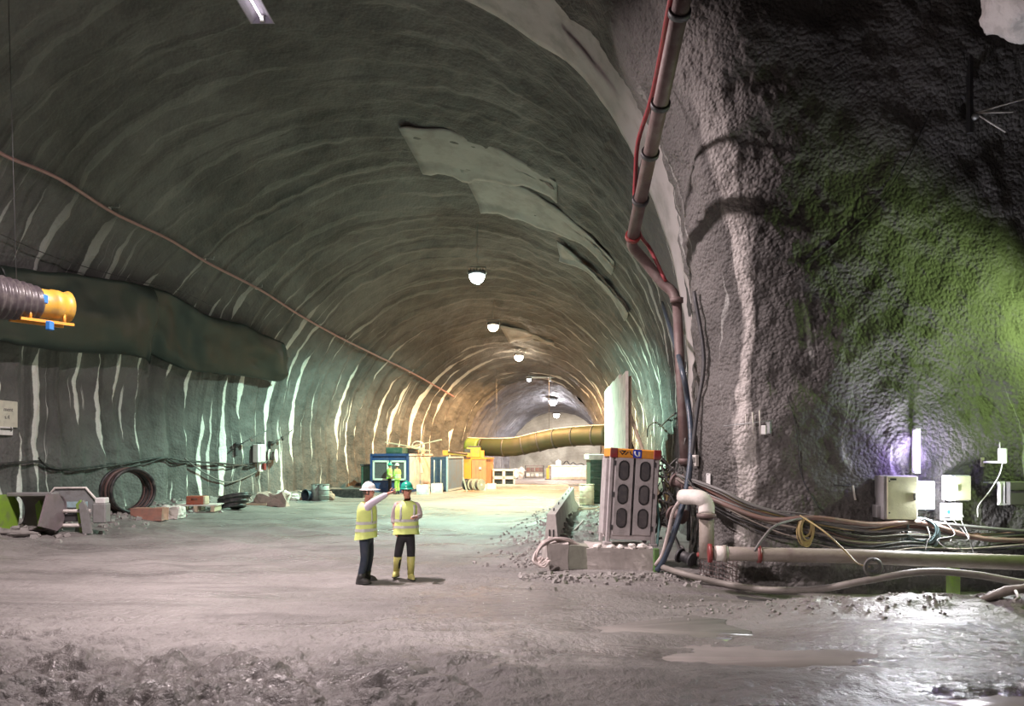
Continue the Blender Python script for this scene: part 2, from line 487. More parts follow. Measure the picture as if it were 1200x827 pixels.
def shell(G, U, V, ring_len, ring_amp, rough_amp, seed, material, names, splits, peb=0.0):
    n = grid_normals(G)
    c = G.reshape(-1, 3).mean(0)
    # face the inside of the tunnel
    ctr = G.mean(1, keepdims=True); ctr[..., 2] = 3
    sgn = np.sign(((ctr - G) * n).sum(2).mean())
    n = n * sgn
    X, Y, Z = G[..., 0], G[..., 1], G[..., 2]
    W = V / ring_len + 0.35 * fbm(U * 0.11 + seed, V * 0.25) + 0.10 * fbm(U * 0.6, V * 0.9 + seed)
    fr = W - np.floor(W)
    hsh = np.sin(np.floor(W) * 127.1 + seed) * 43758.5
    hsh = hsh - np.floor(hsh)
    prof = np.where(fr < 0.8, (fr / 0.8) ** 1.5, 1 - ((fr - 0.8) / 0.2) ** 1.0)
    amp = ring_amp * (0.45 + 1.1 * hsh) * (0.75 + 0.5 * vnoise(U * 0.25 + seed, W * 0.0 + np.floor(W) * 3.3))
    amp = amp * np.clip(1.25 - Z / 14.0, 0.35, 1.0)
    d = amp * prof + rough_amp * fbm(X * 0.45 + seed, Y * 0.45, Z * 0.45, 4) + 0.35 * rough_amp * fbm(X * 2.3, Y * 2.3 + seed, Z * 2.3, 3)
    if peb:
        d = d + peb * np.abs(fbm(X * 6, Y * 6, Z * 6, 2))
    P = G + n * d[..., None]
    nn = grid_normals(P) * sgn
    nv, nu = P.shape[:2]
    for name, (a, b) in zip(names, splits):
        ia, ib = int(a * (nu - 1)), int(b * (nu - 1))
        sub = P[:, ia:ib + 1].reshape(-1, 3); m = ib - ia + 1
        ii, jj = np.meshgrid(np.arange(nv - 1), np.arange(m - 1), indexing='ij')
        k = (ii * m + jj).ravel()
        q = np.stack([k, k + 1, k + m + 1, k + m], 1)
        if sgn > 0: q = q[:, ::1]
        else: q = q[:, ::-1]
        me = bpy.data.meshes.new(name)
        me.vertices.add(len(sub)); me.vertices.foreach_set('co', sub.ravel())
        me.loops.add(q.size); me.loops.foreach_set('vertex_index', q.ravel().astype(np.int32))
        me.polygons.add(len(q)); me.polygons.foreach_set('loop_start', np.arange(0, q.size, 4, dtype=np.int32))
        me.polygons.foreach_set('use_smooth', np.ones(len(q), bool))
        me.update(calc_edges=True)
        uvl = me.uv_layers.new(name='ring')
        uvv = np.stack([U[:, ia:ib + 1].ravel(), W[:, ia:ib + 1].ravel()], 1)[q.ravel()]
        uvl.data.foreach_set('uv', uvv.ravel())
        me.materials.append(material)
        nrm = nn[:, ia:ib + 1].reshape(-1, 3)
        me.normals_split_custom_set_from_vertices(nrm.tolist())
        o = link_mesh(name, me); tag(o, kind='structure')
        BV_V.extend(map(tuple, sub)); off = len(BV_V) - len(sub)
        BV_F.extend([tuple(int(x) + off for x in r) for r in q])
    return P

BV_V = []; BV_F = []
# rows: right foot x,y, left foot x,y, crown height, springing height, exponent
INNER = [
    (4.35, 15.1, -15.5, 15.6, 15.0, 4.0, 2.2),
    (5.10, 20.0, -15.7, 20.0, 14.8, 4.0, 2.15),
    (6.30, 26.0, -15.5, 26.5, 14.1, 3.7, 2.1),
    (7.20, 34.0, -12.8, 34.0, 12.9, 3.2, 2.0),
    (7.35, 42.0, -10.2, 43.0, 11.2, 2.8, 2.0),
    (7.10, 48.0, -6.9, 49.0, 9.6, 2.6, 2.0),
    (6.95, 53.0, -3.6, 53.0, 8.1, 2.4, 2.0),
]
DARK = [
    (6.95, 53.0, -3.6, 53.0, 8.1, 2.4, 2.0),
    (7.40, 56.0, -2.6, 56.0, 7.5, 2.3, 2.0),
    (8.10, 60.0, -1.2, 60.0, 6.7, 2.2, 2.0),
    (8.60, 63.0, -0.2, 63.0, 6.1, 2.2, 2.0),
]
FARC = [
    (8.9, 63.0, -0.6, 63.0, 6.4, 2.2, 2.0),
    (12.0, 66.0, -1.6, 67.0, 6.8, 2.2, 2.0),
    (17.0, 68.0, -2.5, 74.0, 7.0, 2.2, 2.0),
]
NEAR = [
    (4.15, 15.1, -15.5, 15.6, 14.75, 4.0, 2.2),
    (3.70, 13.7, -15.6, 12.5, 14.9, 4.0, 2.25),
    (3.95, 12.4, -15.6, 9.5, 15.0, 4.0, 2.3),
    (4.95, 11.85, -15.5, 6.0, 15.0, 4.2, 2.3),
    (7.20, 11.85, -15.3, 2.0, 15.0, 4.6, 2.3),
    (10.8, 12.1, -15.0, -3.0, 15.0, 5.0, 2.3),
    (15.5, 11.5, -14.0, -8.0, 14.5, 5.0, 2.3),
    (17.0, 4.0, -9.0, -12.0, 14.0, 5.0, 2.3),
    (16.0, -5.0, -1.0, -14.0, 13.0, 5.0, 2.3),
]
NAMES3 = (0.0, 0.26), (0.26, 0.74), (0.74, 1.0)
G1, U1, V1 = arch_grid(INNER, 520, 400)
P1 = shell(G1, U1, V1, 1.05, 0.17, 0.11, 3.1, M_WALL, ('wall_right', 'ceiling', 'wall_left'), NAMES3)
G2, U2, V2 = arch_grid(DARK, 110, 220)
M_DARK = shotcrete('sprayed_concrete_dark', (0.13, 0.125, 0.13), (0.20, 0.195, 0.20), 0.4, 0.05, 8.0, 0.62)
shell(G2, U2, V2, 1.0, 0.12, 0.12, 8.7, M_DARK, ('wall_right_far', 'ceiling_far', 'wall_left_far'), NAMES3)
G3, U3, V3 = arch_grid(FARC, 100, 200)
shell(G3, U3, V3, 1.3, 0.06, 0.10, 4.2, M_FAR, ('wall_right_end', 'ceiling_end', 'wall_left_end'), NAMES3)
G0, U0, V0 = arch_grid(NEAR, 420, 420)
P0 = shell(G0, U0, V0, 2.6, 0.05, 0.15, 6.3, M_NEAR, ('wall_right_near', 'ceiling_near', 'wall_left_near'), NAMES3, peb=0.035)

def cap_between(name, A, B, m):
    """strip of wall closing the step between two arches"""
    A = np.asarray(A); B = np.asarray(B)
    k = np.linspace(0, len(B) - 1, len(A)).round().astype(int); B = B[k]
    vs = list(map(tuple, A)) + list(map(tuple, B)); n = len(A)
    me = bpy.data.meshes.new(name)
    me.from_pydata(vs, [], [(i, i + 1, n + i + 1, n + i) for i in range(n - 1)])
    me.materials.append(m); o = link_mesh(name, me); tag(o, kind='structure')
    uvl = me.uv_layers.new(name='ring')
    for p in me.polygons: p.use_smooth = True
    return o
cap_between('trim_1', P0[0], P1[0], M_NEAR)
cap_between('trim_2', G2[-1], G3[0], M_FAR)
# lit end wall where the tunnel turns away, and the wall behind the camera
def end_wall(name, G, m, dy):
    ring = G
    c = ring.mean(0); c[2] = -0.6; nr = 26
    vs = []; fs = []; n = len(ring)
    for k in range(nr + 1):
        t = k / nr
        row = ring * (1 - t) + c * t
        dd = 0.35 * fbm(row[:, 0] * 0.6, row[:, 2] * 0.6, row[:, 1] * 0.6)
        row = row.copy(); row[:, 1] += dd * (1 if k else 0) + dy * math.sin(t * PI / 2)
        vs += list(map(tuple, row))
    for k in range(nr):
        for i in range(n - 1):
            fs.append((k * n + i, k * n + i + 1, (k + 1) * n + i + 1, (k + 1) * n + i))
    me = bpy.data.meshes.new(name); me.from_pydata(vs, [], fs); me.materials.append(m)
    for p in me.polygons: p.use_smooth = True
    me.uv_layers.new(name='ring')
    o = link_mesh(name, me); tag(o, kind='structure')
    return o
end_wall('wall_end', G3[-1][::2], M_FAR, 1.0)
end_wall('wall_rear', G0[-1][::3], M_NEAR, -1.0)

BVH = BVHTree.FromPolygons(BV_V, BV_F)
CAMV = Vector((0, 0, CAM_H))
def hit(px, py, off=0.0):
    """point of the rock wall seen at a pixel, moved off the wall by off metres; with the wall normal"""
    d = Vector(((px - 600) / F, 1.0, -(py - HOR) / F)).normalized()
    p, n, i, dist = BVH.ray_cast(CAMV, d)
    if p is None:
        return at(px, py, 20.0), Vector((0, -1, 0))
    if n.dot(d) > 0: n = -n
    return p + n * off, n
def hitp(px, py, off=0.0): return hit(px, py, off)[0]

# ------------------------------------------------------------------ ground
def ground_h(x, y):
    x = np.asarray(x, float); y = np.asarray(y, float)
    h = 0.05 * fbm(x * 0.3, y * 0.3, None, 3)
    # churned mud: wheel ruts sweeping across in front of the camera and up the tunnel
    w = y + 0.05 * (x + 3) ** 2 + 0.25 * fbm(x * 0.35, y * 0.35)
    rut = np.abs(np.sin(w * 2.1)) ** 0.6
    near = np.clip((10.2 - y) / 3.2, 0, 1)
    left = np.clip((1.5 - x) / 4, 0.15, 1)
    h = h + near * left * (0.07 * (rut - 0.5) + 0.17 * np.abs(fbm(x * 1.6, y * 2.4, None, 4)) - 0.08 + 0.05 * (1 - np.abs(fbm(x * 4.2, y * 5.5, None, 2))) ** 3 - 0.02)
    h = h + 0.012 * fbm(x * 1.2, y * 3.5, None, 4)
    # curved wheel tracks in the middle distance
    rr = np.hypot(x - 9.0, y - 34.0) + 0.5 * fbm(x * 0.2, y * 0.2)
    mid = np.clip((y - 10.5) / 4, 0, 1) * np.clip((34 - y) / 12, 0, 1) * np.clip((1.6 - x + 0.1 * (y - 14)) / 2, 0, 1)
    h = h + mid * (0.022 * np.sin(rr * 5.0) + 0.03 * fbm(rr * 1.7, np.arctan2(y - 34.0, x - 9.0) * 4, None, 4))
    # rough heaped edge between the road and the ditch by the barrier
    ex = 1.15 + 0.10 * (y - 14)
    e = np.exp(-((x - ex + 0.2) / 1.1) ** 2) * np.clip((y - 13.2) / 1.5, 0, 1) * np.clip((30 - y) / 8, 0, 1)
    h = h + e * (0.10 + 0.16 * np.abs(fbm(x * 2.2, y * 2.2, None, 4)))
    # strip behind the barrier lies a little higher
    # debris along the left wall
    dl = np.clip((-x - 11.0 + np.clip(y - 26, 0, 40) * 0.27) / 2.6, 0, 1)
    h = h + dl * (0.14 + 0.20 * np.abs(fbm(x * 0.9, y * 0.9, None, 4)))
    # low bank in front of the right wall
    r = np.clip((x - 2.6) / 2.0, 0, 1) * np.exp(-((y - (10.0 - 0.10 * (x - 4))) / 0.55) ** 2)
    h = h + r * (0.12 + 0.10 * np.abs(fbm(x * 1.4, y * 1.4, None, 4)))
    d = np.clip((x - 3.0) / 1.5, 0, 1) * np.clip((y - 10.3) / 0.6, 0, 1) * np.clip((13 - y) / 1.0, 0, 1)
    h = h - 0.14 * d
    # shallow wet hollow right of centre
    pd = np.exp(-(((x - 3.6) / 3.2) ** 2 + ((y - 7.75) / 0.55) ** 2))
    h = h - 0.10 * pd
    pd2 = np.exp(-(((x - 1.7) / 1.6) ** 2 + ((y - 9.1) / 0.7) ** 2))
    h = h - 0.09 * pd2
    h = h - 0.10 * np.exp(-(((x - 4.6) / 1.3) ** 2 + ((y - 6.3) / 0.35) ** 2))
    return h
def make_floor():
    na, nb = 620, 560
    yy = np.concatenate([np.linspace(-16, 3.5, 30)[:-1], np.linspace(3.5, 14, 330)[:-1], 14 * (78 / 14.0) ** np.linspace(0, 1, nb - 358)])
    X = np.zeros((len(yy), na)); Y = np.zeros_like(X)
    t = np.linspace(-1, 1, na)
    for i, y in enumerate(yy):
        half = 18.0
        core = np.clip(abs(y) * 0.8, 5, 17)
        s = np.sign(t) * np.where(np.abs(t) < 0.85, np.abs(t) / 0.85 * core, core + (np.abs(t) - 0.85) / 0.15 * (20 - core))
        X[i] = s; Y[i] = y
    Z = ground_h(X, Y)
    P = np.stack([X, Y, Z], 2); nv, nu = X.shape
    ii, jj = np.meshgrid(np.arange(nv - 1), np.arange(nu - 1), indexing='ij')
    k = (ii * nu + jj).ravel()
    q = np.stack([k, k + 1, k + nu + 1, k + nu], 1)
    me = bpy.data.meshes.new('floor')
    me.vertices.add(P.size // 3); me.vertices.foreach_set('co', P.ravel())
    me.loops.add(q.size); me.loops.foreach_set('vertex_index', q.ravel().astype(np.int32))
    me.polygons.add(len(q)); me.polygons.foreach_set('loop_start', np.arange(0, q.size, 4, dtype=np.int32))
    me.polygons.foreach_set('use_smooth', np.ones(len(q), bool))
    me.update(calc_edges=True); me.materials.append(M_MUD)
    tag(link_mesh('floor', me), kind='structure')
make_floor()
def gz(x, y): return float(ground_h(np.array([x]), np.array([y]))[0])
def gp(px, py):
    p = gnd(px, py); p.z = gz(p.x, p.y); return p
# ------------------------------------------------------------------ shared object materials
def glow(name, col, s):
    if name in MATS: return MATS[name]
    m, nt, b = _nt(name)
    b.inputs['Base Color'].default_value = (*[min(1, c) for c in col], 1)
    b.inputs['Emission Color'].default_value = (*col, 1); b.inputs['Emission Strength'].default_value = s
    b.inputs['Roughness'].default_value = 0.3
    MATS[name] = m
    return m
STEEL = mat('galvanised_steel', (0.42, 0.43, 0.43), 0.45, 0.6, 0.3)
DSTEEL = mat('dark_steel', (0.08, 0.08, 0.085), 0.55, 0.4, 0.3)
RUST = mat('rusty_pipe', (0.15, 0.10, 0.095), 0.6, 0.2, 0.6, 4, 0.3, (0.22, 0.18, 0.165))
MUDPIPE = mat('mud_caked_pipe', (0.31, 0.27, 0.235), 0.7, 0, 0.6, 3, 0.4, (0.20, 0.16, 0.13))
RED = mat('red_paint', (0.26, 0.03, 0.03), 0.5, 0, 0.4)
REDHOSE = mat('red_hose', (0.30, 0.035, 0.045), 0.45, 0, 0.3)
BLACK = mat('black_rubber', (0.022, 0.022, 0.024), 0.45, 0, 0.4)
BLUEBLACK = mat('blue_black_hose', (0.05, 0.07, 0.10), 0.4, 0, 0.3)
GREYCAB = mat('grey_cable', (0.17, 0.165, 0.16), 0.5, 0, 0.4)
BROWNCAB = mat('red_brown_cable', (0.20, 0.095, 0.075), 0.55, 0, 0.4)
YELCAB = mat('yellow_cable', (0.42, 0.32, 0.14), 0.5, 0, 0.4)
PALEHOSE = mat('pale_hose', (0.58, 0.50, 0.47), 0.55, 0, 0.4)
WHITEPL = mat('white_plastic', (0.78, 0.78, 0.76), 0.4, 0, 0.15)
CONC = mat('precast_concrete', (0.50, 0.46, 0.43), 0.8, 0, 0.5, 3, 0.4, (0.28, 0.25, 0.23))
CONCG = mat('mossy_concrete', (0.30, 0.31, 0.25), 0.8, 0, 0.5, 3, 0.4)
PALECONC = mat('pale_concrete', (0.74, 0.70, 0.65), 0.8, 0, 0.3, 3, 0.3)
STONE = mat('grey_stone', (0.30, 0.285, 0.27), 0.75, 0, 0.5, 3, 0.5)
WOOD = mat('pale_timber', (0.60, 0.47, 0.34), 0.7, 0, 0.4, 4, 0.3)
ORANGE = mat('orange_paint', (0.80, 0.33, 0.04), 0.45, 0, 0.3)
YELLOW = mat('yellow_machine_paint', (0.58, 0.33, 0.045), 0.45, 0, 0.35)
BLUEP = mat('blue_paint', (0.02, 0.05, 0.16), 0.45, 0, 0.25)
BRIGHTBLUE = mat('bright_blue', (0.03, 0.22, 0.65), 0.4, 0, 0.2)
GREENP = mat('green_machine_paint', (0.24, 0.42, 0.05), 0.5, 0, 0.5, 3)
DGREEN = mat('dark_green_paint', (0.035, 0.085, 0.06), 0.55, 0, 0.3)
GLASSD = mat('dark_glass', (0.10, 0.095, 0.10), 0.15, 0, 0.35, 12, 0.05)

# ------------------------------------------------------------------ roof lamps
def roof_lamp(px, py, Y, key, r, label, gcol, gs, tilt=(0, 0.22, -1), bar=False, cone=152):
    p = at(px, py, Y)
    up = BVH.ray_cast(p, Vector((0, 0, 1)))[0]
    top = (up.z - p.z) if up is not None else 1.2
    t = empty('roof_lamp', p, label, 'lamp')
    m = MB().box((0, 0, r * 0.95), (r * 2.2, r * 1.6, r * 0.5), bev=r * .12)
    for k in range(5):
        m.box((r * (-0.8 + 0.4 * k), 0, r * 1.3), (r * 0.1, r * 1.4, r * 0.3))
    m.build('housing', DSTEEL, t)
    m = MB()
    rings = []
    for i in range(7):
        a = i / 6 * PI / 2
        rings.append([Vector((r * math.cos(a) * math.cos(k * PI / 8), r * math.cos(a) * math.sin(k * PI / 8), r * .7 - r * 1.1 * math.sin(a))) for k in range(16)])
    m.loft(rings)
    m.build('diffuser', glow('glow_' + key, gcol, gs), t)
    MB().cyl((0, 0, r * 1.2), (0, 0, top), 0.012, seg=6).build('hanger_rod', STEEL, t)
    MB().tube([(-r * 1.2, 0, r * .9), (-r * 1.2, 0, r * 1.8), (r * 1.2, 0, r * 1.8), (r * 1.2, 0, r * .9)], 0.025, 6).build('yoke', STEEL, t)
    if bar:
        MB().box((1.4, 0, r * 1.5), (2.4, 0.08, 0.08)).box((1.6, 0, r * 1.5 - .1), (0.15, 0.12, 0.35)).build('cross_bar', STEEL, t)
    spot_light('lamp_light', (0, 0, -r * 0.75), tilt, key, cone, 0.45, 0.15, t)
    return t
roof_lamp(559, 329, 32, 'roof1', 0.36, 'largest and nearest round roof lamp, greenish white, hanging in the tunnel crown', (0.80, 1.0, 0.95), 60)
roof_lamp(578, 386, 41, 'roof2', 0.32, 'second roof lamp into the tunnel, warm orange, just beyond the greenish one', (1.0, 0.80, 0.55), 60, (0, 0.12, -1), cone=150)
roof_lamp(608, 421, 48, 'roof3', 0.30, 'third roof lamp into the tunnel, warm orange, at the end of the orange stretch', (1.0, 0.82, 0.60), 250, (0, 0.08, -1), cone=152)
roof_lamp(620, 446, 52.0, 'roof4', 0.17, 'smallest roof lamp, with a horizontal bar to its right at the dark arch', (0.9, 0.95, 1.0), 20, bar=True)
roof_lamp(648, 473, 57.5, 'roof5', 0.33, 'white roof lamp hanging inside the dark far arch', (0.95, 0.93, 1.0), 350, (0.0, 0.35, -1), cone=140)
roof_lamp(652, 488, 66, 'roof6', 0.30, 'farthest roof lamp, white, in the brightly lit end chamber', (1.0, 0.97, 0.9), 60, (0, 0.3, -1), cone=178)

# ------------------------------------------------------------------ fluorescent fixtures under the near vault
def strip_fixture(loc, key, label):
    t = empty('strip_light', loc, label, 'light fixture')
    # inverted trough, open below, long axis along y
    prof = [(-0.10, 0.16), (0.10, 0.16), (0.24, -0.02), (0.22, -0.02), (0.09, 0.13), (-0.09, 0.13), (-0.22, -0.02), (-0.24, -0.02)]
    MB().prism(prof, (0, -0.8, 0), (1, 0, 0), (0, 0, 1), (0, 1.6, 0)).build('reflector', mat('enamel_reflector', (0.30, 0.28, 0.33), 0.45, 0, 0.25), t)
    for y in (-0.8, 0.79):
        MB().prism([(-0.10, 0.15), (0.10, 0.15), (0.235, -0.015), (-0.235, -0.015)], (0, y, 0), (1, 0, 0), (0, 0, 1), (0, 0.012, 0)).build('end_plate', MATS['enamel_reflector'], t)
    MB().cyl((0, -0.74, 0.05), (0, 0.74, 0.05), 0.02, seg=10).build('tube', glow('tube_glow', (1.0, 0.90, 0.98), 9), t)
    for y in (-0.76, 0.76):
        MB().box((0, y, 0.06), (0.07, 0.05, 0.11)).build('tube_holder', WHITEPL, t)
    p = Vector(loc)
    up = BVH.ray_cast(p + Vector((0, 0, 0.2)), Vector((0, 0, 1)))[0]
    L = (up.z - p.z) if up is not None else 3
    for y in (-0.6, 0.6):
        MB().cyl((0, y, 0.15), (0, y, L), 0.008, seg=6).build('hanger_wire', DSTEEL, t)
    area_light('tube_light', (0, 0, -0.03), (0, 0, -1), key, 0.2, 1.4, t)
    return t
strip_fixture((-5.0, 12.9, 10.9), 'near_tube', 'fluorescent strip light with white trough reflector hanging at the top of the vault')
# work light on a mast behind the camera
t = empty('work_light', (-5.5, 1.5, 0), 'work light on a tall mast, behind the camera and out of the picture', 'lamp')
MB().cyl((0, 0, 0), (0, 0, 6.5), .05, seg=10).build('mast', STEEL, t)
for k in range(3): MB().cyl((0, 0, 1.1), (.9 * math.cos(k * 2.1), .9 * math.sin(k * 2.1), .02), .03, seg=6).build('leg', STEEL, t)
MB().box((0, 0, 6.6), (.5, .25, .4), bev=.03).build('housing', DSTEEL, t)
MB().box((.07, .14, 6.58), (.40, .03, .32), rotz(-.4)).build('glass', glow('mast_glow', (1, .9, .9), 10), t)
spot_light('mast_light', (.12, .28, 6.55), (4.5, 11.3, -5.6), 'mast', 66, .7, .2, t)
# ------------------------------------------------------------------ right wall
def wall_thing(name, px, py, off, label, cat, group=None):
    p, n = hit(px, py, off)
    nh = Vector((n.x, n.y, 0)).normalized()
    r = Vector((0, 0, 1)).cross(nh)
    t = empty(name, p, label, cat, math.atan2(r.y, r.x), group)
    return t, p.y / F
def cable(name, pts, off, r, m, label, cat='cable', group=None, seg=6, n=6, jit=0.0):
    """cable following the wall through the given places; off may be one value or one per point"""
    P = []
    for i, q in enumerate(pts):
        if len(q) == 3 and not isinstance(q, Vector): o = q[2]
        else: o = off
        p = hitp(q[0], q[1], o)
        if jit: p = p + Vector((random.uniform(-jit, jit), 0, random.uniform(-jit, jit)))
        P.append(p)
    base = P[0].copy()
    P = [p - base for p in P]
    o = MB().tube(smooth_path(P, n), r, seg).build(name, m)
    o.location = base
    return tag(o, label, cat, group)
def rope3(name, P, r, m, label=None, cat=None, group=None, parent=None, seg=6, n=6):
    P = [Vector(p) for p in P]
    if parent is not None:
        return MB().tube(smooth_path(P, n), r, seg).build(name, m, parent)
    base = P[0].copy()
    o = MB().tube(smooth_path([p - base for p in P], n), r, seg).build(name, m)
    o.location = base
    return tag(o, label, cat, group)

# electric cabinet left of the flood lamp
t, s = wall_thing('electric_cabinet', 1043, 582, 0.02, 'pale yellow-grey electric cabinet on the right wall, left of the glaring flood lamp', 'cabinet')
CABY = mat('cream_cabinet', (0.62, 0.61, 0.42), 0.45, 0, 0.2); CABG = mat('grey_cabinet', (0.33, 0.32, 0.33), 0.5, 0, 0.25)
MB().box((0, -0.17, 0), (0.54, 0.34, 0.74), bev=.012).build('body', CABG, t)
d = MB().box((0.03, -0.35, 0), (0.48, 0.03, 0.72), bev=.008).build('door', CABY, t)
MB().box((0.22, -0.372, 0.02), (0.025, 0.02, 0.12)).build('lock', DSTEEL, d)
for z in (0.28, -0.25): MB().cyl((-0.18, -0.375, z), (-0.18, -0.36, z), 0.012, seg=8).build('screw', DSTEEL, d)
MB().box((-0.12, -0.37, 0.31), (0.10, 0.004, 0.03)).build('name_plate', BLACK, d)
MB().box((-0.30, -0.14, -0.24), (0.07, 0.2, 0.22), bev=.01).build('socket_box', CABG, t)

# flood lamp
t, s = wall_thing('flood_lamp', 1078, 580, 0.05, 'glaring white flood lamp between two cabinets on the right wall', 'lamp')
MB().box((0, -0.13, 0), (0.30, 0.12, 0.50), bev=.02).build('housing', DSTEEL, t)
MB().box((0, -0.205, 0), (0.27, 0.03, 0.46), bev=.008).build('glass', glow('flood_glow', (0.95, 0.97, 1.0), 45), t)
MB().tube([(-0.17, -0.13, 0), (-0.17, -0.02, -0.1), (0.17, -0.02, -0.1), (0.17, -0.13, 0)], 0.015, 6).build('bracket', STEEL, t)
point_light('flood_light', (0, -0.30, 0), 'wall_flood', 0.12, t)

# violet-white tube lamp above
t, s = wall_thing('tube_lamp', 1069, 527, 0.05, 'upright violet-white fluorescent tube on the right wall above the flood lamp', 'lamp')
MB().box((0, -0.02, 0), (0.09, 0.05, 0.76), bev=.01).build('batten', WHITEPL, t)
MB().cyl((0, -0.08, -0.34), (0, -0.08, 0.34), 0.045, seg=12).build('tube', glow('violet_glow', (0.78, 0.68, 1.0), 30), t)
for z in (-.36, .36): MB().box((0, -0.07, z), (0.09, 0.09, 0.05), bev=.01).build('end_cap', WHITEPL, t)
point_light('tube_light', (0, -0.16, 0), 'wall_tube', 0.1, t)

# small box and leaflet box
t, s = wall_thing('junction_box', 1113, 571, 0.02, 'small cream junction box on the right wall, right of the flood lamp', 'junction box')
MB().box((0, -0.11, 0), (0.36, 0.22, 0.43), bev=.012).build('body', WHITEPL, t)
d = MB().box((0.03, -0.23, 0), (0.30, 0.02, 0.41), bev=.006).build('door', CABY, t)
MB().box((-0.09, -0.245, 0), (0.025, 0.015, 0.1)).build('handle', WHITEPL, d)
t, s = wall_thing('notice_board', 1111, 599, 0.02, 'small white notice panel with a triangle, hung below the junction box', 'sign')
MB().box((0, -0.06, 0), (0.37, 0.05, 0.30), bev=.008).build('panel', WHITEPL, t)
MB().prism([(-0.11, -0.10), (0.11, -0.10), (0, 0.10)], (0.09, -0.087, 0.01), (1, 0, 0), (0, 0, 1), (0, -0.006, 0)).build('triangle', mat('pale_cream', (0.85, 0.83, 0.7), 0.4, 0, 0.1), t)
MB().ball((-0.06, -0.088, 0.0), (0.03, 0.004, 0.035), 10, 6).build('blue_mark', BRIGHTBLUE, t)
m = MB()
for k in range(6): m.box((-0.13 + k * 0.018, -0.088, -0.10), (0.013, 0.006, 0.016))
m.build('print_line', BLACK, t)
for x in (-.12, -.03, .06, .14): MB().cyl((x, -0.06, 0.15), (x, -0.06, 0.21), 0.018, seg=8).build('cable_gland', BLACK, t)

# camera / sensor box on an arm
t, s = wall_thing('sensor_unit', 1150, 541, 0.02, 'white sensor box on a short arm at the right edge of the wall', 'sensor')
MB().box((0, -0.01, 0), (0.05, 0.03, 0.16)).build('wall_plate', mat('olive_plate', (0.35, 0.38, 0.18), 0.5), t)
MB().box((0.11, -0.08, 0), (0.24, 0.035, 0.035), rotz(-0.5)).build('arm', WHITEPL, t)
MB().box((0.24, -0.16, 0.11), (0.13, 0.10, 0.26), rotz(-0.5), bev=.015).build('box', WHITEPL, t)
MB().cyl((0.19, -0.17, 0.2), (0.19, -0.17, 0.34), 0.008, seg=6).build('aerial', WHITEPL, t)
rope3('lead', [(0.24, -0.16, -0.02), (0.2, -0.14, -0.22), (0.05, -0.12, -0.5), (-0.12, -0.1, -0.75), (-0.1, -0.05, -0.95)], 0.009, WHITEPL, parent=t)

t, s = wall_thing('control_box', 1174, 577, 0.02, 'dark grey control box with a white bracket, below the sensor box', 'control box')
MB().box((0.10, -0.12, 0), (0.34, 0.22, 0.40), bev=.012).build('body', mat('dark_grey_box', (0.12, 0.115, 0.11), 0.5, 0, 0.3), t)
MB().box((0.10, -0.24, 0.05), (0.33, 0.012, 0.02)).build('lid_seam', BLACK, t)
m = MB().box((-0.14, -0.13, 0), (0.12, 0.03, 0.40))
m.box((-0.18, -0.15, -0.02), (0.02, 0.03, 0.38)).box((-0.11, -0.15, -0.02), (0.02, 0.03, 0.38)).box((-0.14, -0.15, -0.19), (0.16, 0.03, 0.03))
m.build('bracket', WHITEPL, t)
MB().box((-0.27, -0.06, 0.18), (0.20, 0.10, 0.025)).build('shelf', STEEL, t)

# yagi aerial
t, s = wall_thing('yagi_aerial', 899, 497, 0.06, 'small yagi aerial with upright rods on the bright corner of the right wall', 'aerial')
MB().cyl((-0.70, -0.14, -0.02), (0.14, -0.10, 0.06), 0.011, seg=6).build('boom', STEEL, t)
for k, x in enumerate((-0.30, -0.18, -0.06)): 
    MB().cyl((x, -0.12, 0.03 - 0.17 - .02 * k), (x - 0.02, -0.12, 0.03 + 0.15 + .03 * k), 0.010, seg=6).build('rod', PALECONC, t)
MB().box((-0.01, -0.08, -0.10), (0.09, 0.09, 0.16), bev=.01).build('mount_box', WHITEPL, t)
MB().box((0.06, -0.03, -0.06), (0.05, 0.12, 0.2)).build('wall_bracket', STEEL, t)
t, s = wall_thing('anchor_bolt', 999, 577, 0.0, 'short pale rod stub standing out of the right wall left of the cabinet', 'bolt')
MB().cyl((0, -0.02, 0.12), (0.01, -0.10, -0.12), 0.018, seg=8).build('rod', PALECONC, t)
MB().cyl((0, 0.02, 0.12), (-0.32, -0.05, 0.13), 0.008, seg=6).build('tie', DSTEEL, t)
t, s = wall_thing('notice_sheet', 832, 566, 0.03, 'blank white notice sheet on the tunnel corner beside the hoses', 'sign')
MB().box((0, 0, 0), (0.17, 0.012, 0.36)).build('sheet', WHITEPL, t)
for z in (-.16, .16): MB().cyl((0, -0.012, z), (0, 0, z), 0.012, seg=8).build('pin', DSTEEL, t)
# aerial mast high on the right wall
t, s = wall_thing('anchor_mast', 1128, 112, 0.10, 'dark mast with three bright rods high on the right wall', 'mast')
MB().box((0, -0.04, 0), (0.07, 0.07, 1.35)).build('mast', DSTEEL, t)
for e in ((1.05, -0.35, -0.05), (0.62, -0.3, -0.36), (0.46, -0.3, -0.72)):
    MB().cyl((0.05, -0.1, -0.36), e, 0.014, seg=6).build('rod', PALECONC, t)
MB().ball((0.04, -0.1, -0.42), 0.06, 8, 6).build('joint', STEEL, t)

